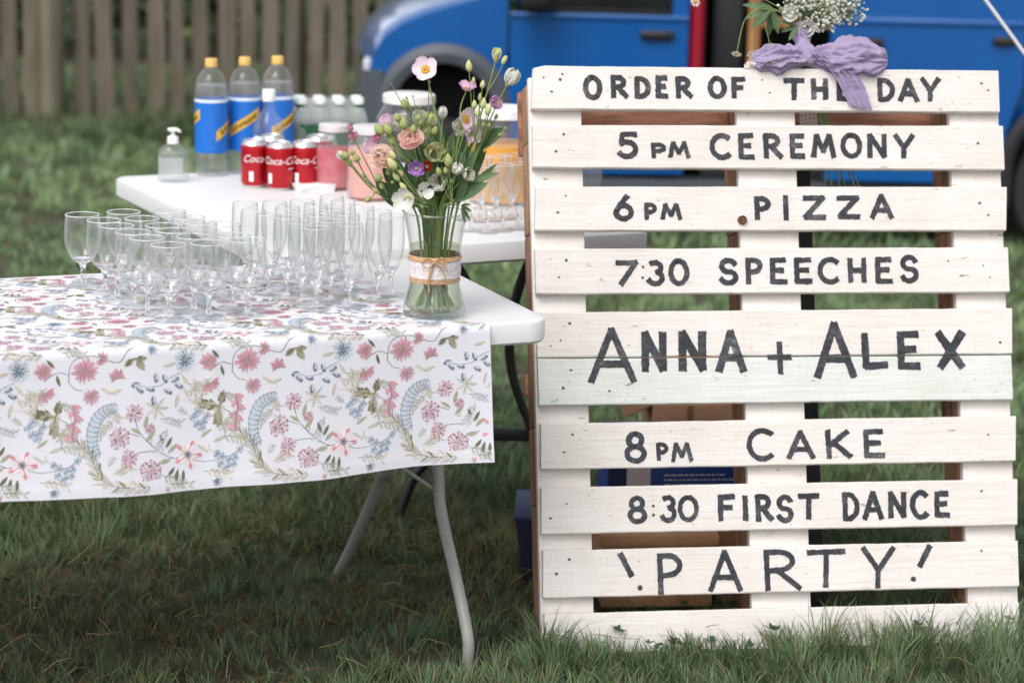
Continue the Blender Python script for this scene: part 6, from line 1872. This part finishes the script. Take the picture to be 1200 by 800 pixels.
MB().box(-W1 - 0.003, W1 + 0.003, -0.003, 0.205, zt - 0.006, zt + 0.004, 0.002).build('lid', mat('navy_lid', S(48, 60, 92), 0.5), cr_)

# ------------------------------------------------------------------ white guy rope
p0, p1 = aty(1148, 0, 6.0), aty(1200, 72, 6.0)
d = (p1 - p0).normalized()
gd = p1 + d * (p1.z / -d.z); hi = p0 - d * 2.2
ro = thing('guy_rope', 'taut white guy rope slanting past the top right of the sign', 'rope', (gd.x, gd.y, 0))
MB().tube([hi - Vector((gd.x, gd.y, 0)), Vector((0, 0, 0.03))], 0.0042, 8).build('cord', mat('white_cord', S(232, 230, 228), 0.8, bump=0.5, bscale=300), ro)
MB().tube([(0.02, 0, 0.09), (-0.03, 0, -0.1)], 0.007, 8).build('peg', mat('peg_steel', S(150, 150, 150), 0.4, metal=0.8), ro)

# ------------------------------------------------------------------ posy and lilac bow on the sign
def ps(px, py, off=0.0):
    u, v = puv(px, py, off)
    return P0 + pX * u + pZ * v + pY * off
LIL = mat('lilac_muslin', S(170, 154, 190), 0.85, col2=S(184, 168, 200), vscale=18, stretch=(14, 55, 60), bump=1.0, bscale=1.6, bdist=0.006, sheen=0.3, trans=0.25)
knot = ps(948, 66, 0.0)
bow = thing('lilac_bow', 'lilac muslin bow tied over the top board with one tail hanging down', 'bow', knot)
def lobe(name, tip_px, off, R1, R2, seed, L_=None):
    tip = ps(*tip_px, off) - knot
    ax = tip.normalized(); L_ = tip.length
    upv = pZ - ax * pZ.dot(ax); upv.normalize(); dp = ax.cross(upv)
    def f(u, v):
        a = 2 * PI * v
        rad = (0.28 + 0.72 * math.sin(PI * min(1, u ** 0.8) * 0.96)) if u < 0.97 else 0.02
        rad = max(0.02, (0.42 + 0.58 * math.sin(PI / 2 * min(1, u / 0.55))) * (1 - max(0, (u - 0.62) / 0.38) ** 2.6) ** 0.5) if u < 1 else 0.01
        pl = 0.17 * math.sin(a * 5 + seed + u * 2.5) * (1 - 0.45 * u) + 0.10 * math.sin(a * 12 + seed * 2 - u * 4) * (1 - 0.5 * u)
        pl += 0.30 * (0.4 - abs(mnoise.noise(Vector((u * 5 + seed, math.cos(a) * 2.6, math.sin(a) * 2.6)))) * 1.6) + 0.34 * mnoise.noise(Vector((u * 4.5, math.cos(a) * 2.0 + seed, math.sin(a) * 2.0))) + 0.12 * mnoise.noise(Vector((u * 14, math.cos(a) * 6 + seed, math.sin(a) * 6)))
        pl += 0.09 * (1 - 2.2 * abs(math.sin(a * 6.5 + seed + 2.2 * mnoise.noise(Vector((u * 2.5, math.cos(a) * 1.5, math.sin(a) * 1.5 + seed)))))) * (1 - 0.35 * u)
        q = rad * (1 + pl)
        return ax * (L_ * u) + upv * (R1 * q * math.sin(a)) + dp * (R2 * q * math.cos(a))
    MB().grid(f, 56, 120).build(name, LIL, bow, ang=180)
lobe('bow_loop', (880, 72), 0.0, 0.028, 0.026, 1.0)
lobe('bow_loop', (1040, 72), 0.004, 0.038, 0.030, 4.0)
kb = MB()
def kf(u, v):
    a = 2 * PI * u; b = PI * v
    n_ = 1 + 0.16 * math.sin(a * 4 + b * 3) + 0.2 * mnoise.noise(Vector((math.cos(a) * 2, math.sin(a) * 2, b)))
    r_ = 0.019 * n_ * max(0.03, math.sin(b)) ** 0.7
    return pX * (r_ * math.cos(a)) + pY * (r_ * math.sin(a)) + pZ * (-0.021 * math.cos(b))
kb.grid(kf, 36, 20).build('knot', LIL, bow, ang=180)
tp_ = [ps(962, 66, -0.014), ps(984, 82, -0.012), ps(997, 101, -0.010), ps(1009, 127, -0.009)]
tpath = smooth_path([q - knot for q in tp_], 30)
def tailf(u, v):
    i = min(30, int(round(v * 30))); c = tpath[i]
    w = 0.034 + 0.032 * math.sin(PI * min(1, 0.15 + v * 0.6)) ** 0.8 - 0.012 * v
    s_ = u - 0.5
    fo = 0.006 * math.sin(s_ * 24 + v * 3 + 2 * mnoise.noise(Vector((v * 3, 1, 0)))) * (1 - 0.4 * v) + 0.003 * mnoise.noise(Vector((s_ * 6, v * 5, 3)))
    jag = 0.006 * mnoise.noise(Vector((s_ * 14, 9, 1))) if v == 1 else 0
    return c + pX * (s_ * w) - pY * (0.004 + fo * 1.1) + pZ * (0.012 * s_ * -1 + jag)
MB().grid(tailf, 26, 30).build('tail', LIL, bow, ang=180)
wr = MB()
wpath = smooth_path([ps(943, 66, 0.02) - knot, ps(941, 52, 0.03) - knot, ps(939, 38, 0.035) - knot, ps(938, 30, 0.037) - knot], 14)
wr.tube(wpath, [0.019 + 0.004 * math.sin(i * 0.9) + (0.006 if i > 11 else 0) for i in range(15)], 26)
wr.v = [tuple(Vector(q) * 1.0 + pX * 0.0015 * math.sin(k * 2.1)) for k, q in enumerate(wr.v)]
wr.build('wrap', LIL, bow, ang=180)
# crochet lace
lace = thing('crochet_lace', 'cream crochet lace scrap between the bow and the top board', 'lace', ps(902, 78, 0.0))
LC = mat('cream_crochet', S(226, 216, 206), 0.95, bump=0.8, bscale=350)
lr3 = random.Random(8)
lz = lace.location
def lacef(u, v):
    px = 872 + 60 * u
    top = 62 + 14 * abs(2 * u - 1) ** 2.2
    b = ps(px, 80 - (80 - top) * v, -0.004 - 0.030 * math.sin(PI * v) * math.sin(PI * u) + 0.02 * v)
    return b - lz + pY * 0.002 * math.sin(u * 30)
holes = set((lr3.randrange(48), lr3.randrange(1, 11)) for _ in range(170))
MB().grid(lacef, 48, 12, skip=lambda i, j: (i, j) in holes).build('lace_fold', LC, lace, smooth=False)
def lacet(u, v): return ps(937 + 25 * u, 130 + 22 * v - 3 * math.sin(PI * u), 0.118) - lz
MB().grid(lacet, 16, 14, skip=lambda i, j: (i % 3 == 1 and j % 3 == 1)).build('lace_tail', LC, lace, smooth=False)
# posy flowers: stems come together at the bow and run down behind the boards
BIND = ps(939, 34, 0.04)
FT = [ps(968 + 9 * (i % 6), 224 + (i * 7) % 14, 0.06 + 0.006 * (i % 5)) for i in range(12)]
def posy(name, label, cat, head, i, via=None, r=0.0014):
    b = FT[i % 12] + Vector((0.002 * (i // 12), 0, 0))
    t = thing(name, label, cat, b, 0, 'flowers tied to the top of the sign')
    j = Vector((0.004 * math.cos(i * 2.4), 0.004 * math.sin(i * 2.4), 0))
    P = smooth_path([q - b for q in [b, ps(955, 110, 0.055) + j, BIND + j] + (via or []) + [Vector(head)]], 24)
    MB().tube(P, r, 6).build('stem', STEM, t)
    return t, Vector(head) - b
def gyp(label, c_px, rad, n, i, off):
    c = ps(*c_px, off)
    t, h = posy('gypsophila_spray', label, 'flower', c - Vector((0, 0, rad * 0.6)), i)
    st, bl = MB(), MB()
    rr = random.Random(i * 5 + 1)
    tips = []
    for k in range(n):
        while True:
            q = Vector((rr.uniform(-1, 1), rr.uniform(-1, 1), rr.uniform(-0.8, 1)))
            if q.length < 1: break
        tip = c - t.location + q * rad * Vector((1, 0.8, 0.85)).length / 1.5
        mid = h.lerp(tip, 0.5) + Vector((rr.uniform(-1, 1), rr.uniform(-1, 1), 0)) * rad * 0.12
        st.tube([h, mid, tip], 0.0004, 3, cap=False)
        s_ = rr.uniform(0.0021, 0.0042)
        bl.ball(tip, s_, 6, 4, sz=0.8)
        for _ in range(2):
            bl.ball(tip + Vector((rr.uniform(-1, 1), rr.uniform(-1, 1), rr.uniform(-1, 1))) * s_ * 0.8, s_ * 0.6, 5, 3)
    st.build('side_stems', STEM, t)['kind'] = 'stuff'
    bl.build('blossoms', WPET, t, ang=180)['kind'] = 'stuff'
gyp('dense spray of white gypsophila above the lilac bow', (962, 14), 0.048, 260, 0, 0.02)
gyp('loose spray of white gypsophila reaching right from the posy', (990, 6), 0.050, 180, 1, 0.05)
gyp('small spray of gypsophila behind the white bloom of the posy', (932, 4), 0.036, 110, 2, 0.02)
WPO = petal_mesh('petal', 0.020, 0.022, 0.6, 0.15, WPET, ruf=0.08)
for i, (px, py, ax, lab) in enumerate(((944, 32, (0.3, -1, -0.1), 'white ruffled bloom just above the lilac knot'), (928, 16, (-0.4, -1, 0.2), 'white ruffled bloom left of the gypsophila'))):
    t, h = posy('white_bloom', lab, 'flower', ps(px, py, 0.02), 3 + i)
    H = axis_m(h, ax)
    ring_petals(WPO, t, H, 6, 0.25); ring_petals(WPO, t, H @ Matrix.Scale(0.8, 4), 5, 0.7, 0.4)
DAI = petal_mesh('petal', 0.0085, 0.0035, 0.2, 0.1, WPET, n=3)
for i, (px, py, via, ax, lab) in enumerate(((863, 63, [(905, 12), (875, 20)], (-0.2, -0.6, -0.8), 'tiny daisy hanging lowest on the left of the posy'), (881, 63, [(905, 10), (884, 14)], (0.1, -0.7, -0.6), 'tiny daisy hanging beside the lilac bow'),
                                            (815, 2, [(900, 2), (850, -14)], (-0.4, -0.8, -0.2), 'tiny daisy at the top beside the red van pillar'), (903, 55, [(915, 14), (896, 20)], (0, -0.8, -0.5), 'tiny daisy drooping behind the crochet lace'))):
    t, h = posy('daisy', lab, 'flower', ps(px, py, 0.0 if i != 3 else 0.03), 5 + i, [ps(*q, 0.01) for q in via], 0.0009)
    H = axis_m(h, ax)
    ring_petals(DAI, t, H, 11, 0.05, 0, 0.003)
    part('centre', MB().ball((0, 0, 0.001), 0.0038, 10, 6, sz=0.7).mesh('centre', YEL), t, H)
def posy_leaves(label, heads, i, m, w):
    t, h = posy('foliage_sprig', label, 'leaves', ps(*heads[0], 0.02), i)
    for a, b in zip(heads[:-1], heads[1:]):
        leaf_part(t, h, ps(*b, 0.02 + rng.uniform(-0.02, 0.03)) - t.location, w, m, 0.2, droop=0.08)
posy_leaves('grey green fern leaves drooping at the left of the posy', [(905, 10), (880, 34), (874, 22), (890, 30), (900, 44), (884, 5), (870, 6), (912, 40), (895, 16)], 9, LEAFM, 0.014)
posy_leaves('small green leaves under the white bloom of the posy', [(935, 30), (915, 38), (924, 48), (948, 46), (910, 24), (955, 30)], 10, LEAFM, 0.010)
posy_leaves('dark leaves at the heart of the posy', [(945, 18), (930, 6), (950, 2), (965, 14), (938, 20), (920, 12)], 11, LEAFD, 0.016)
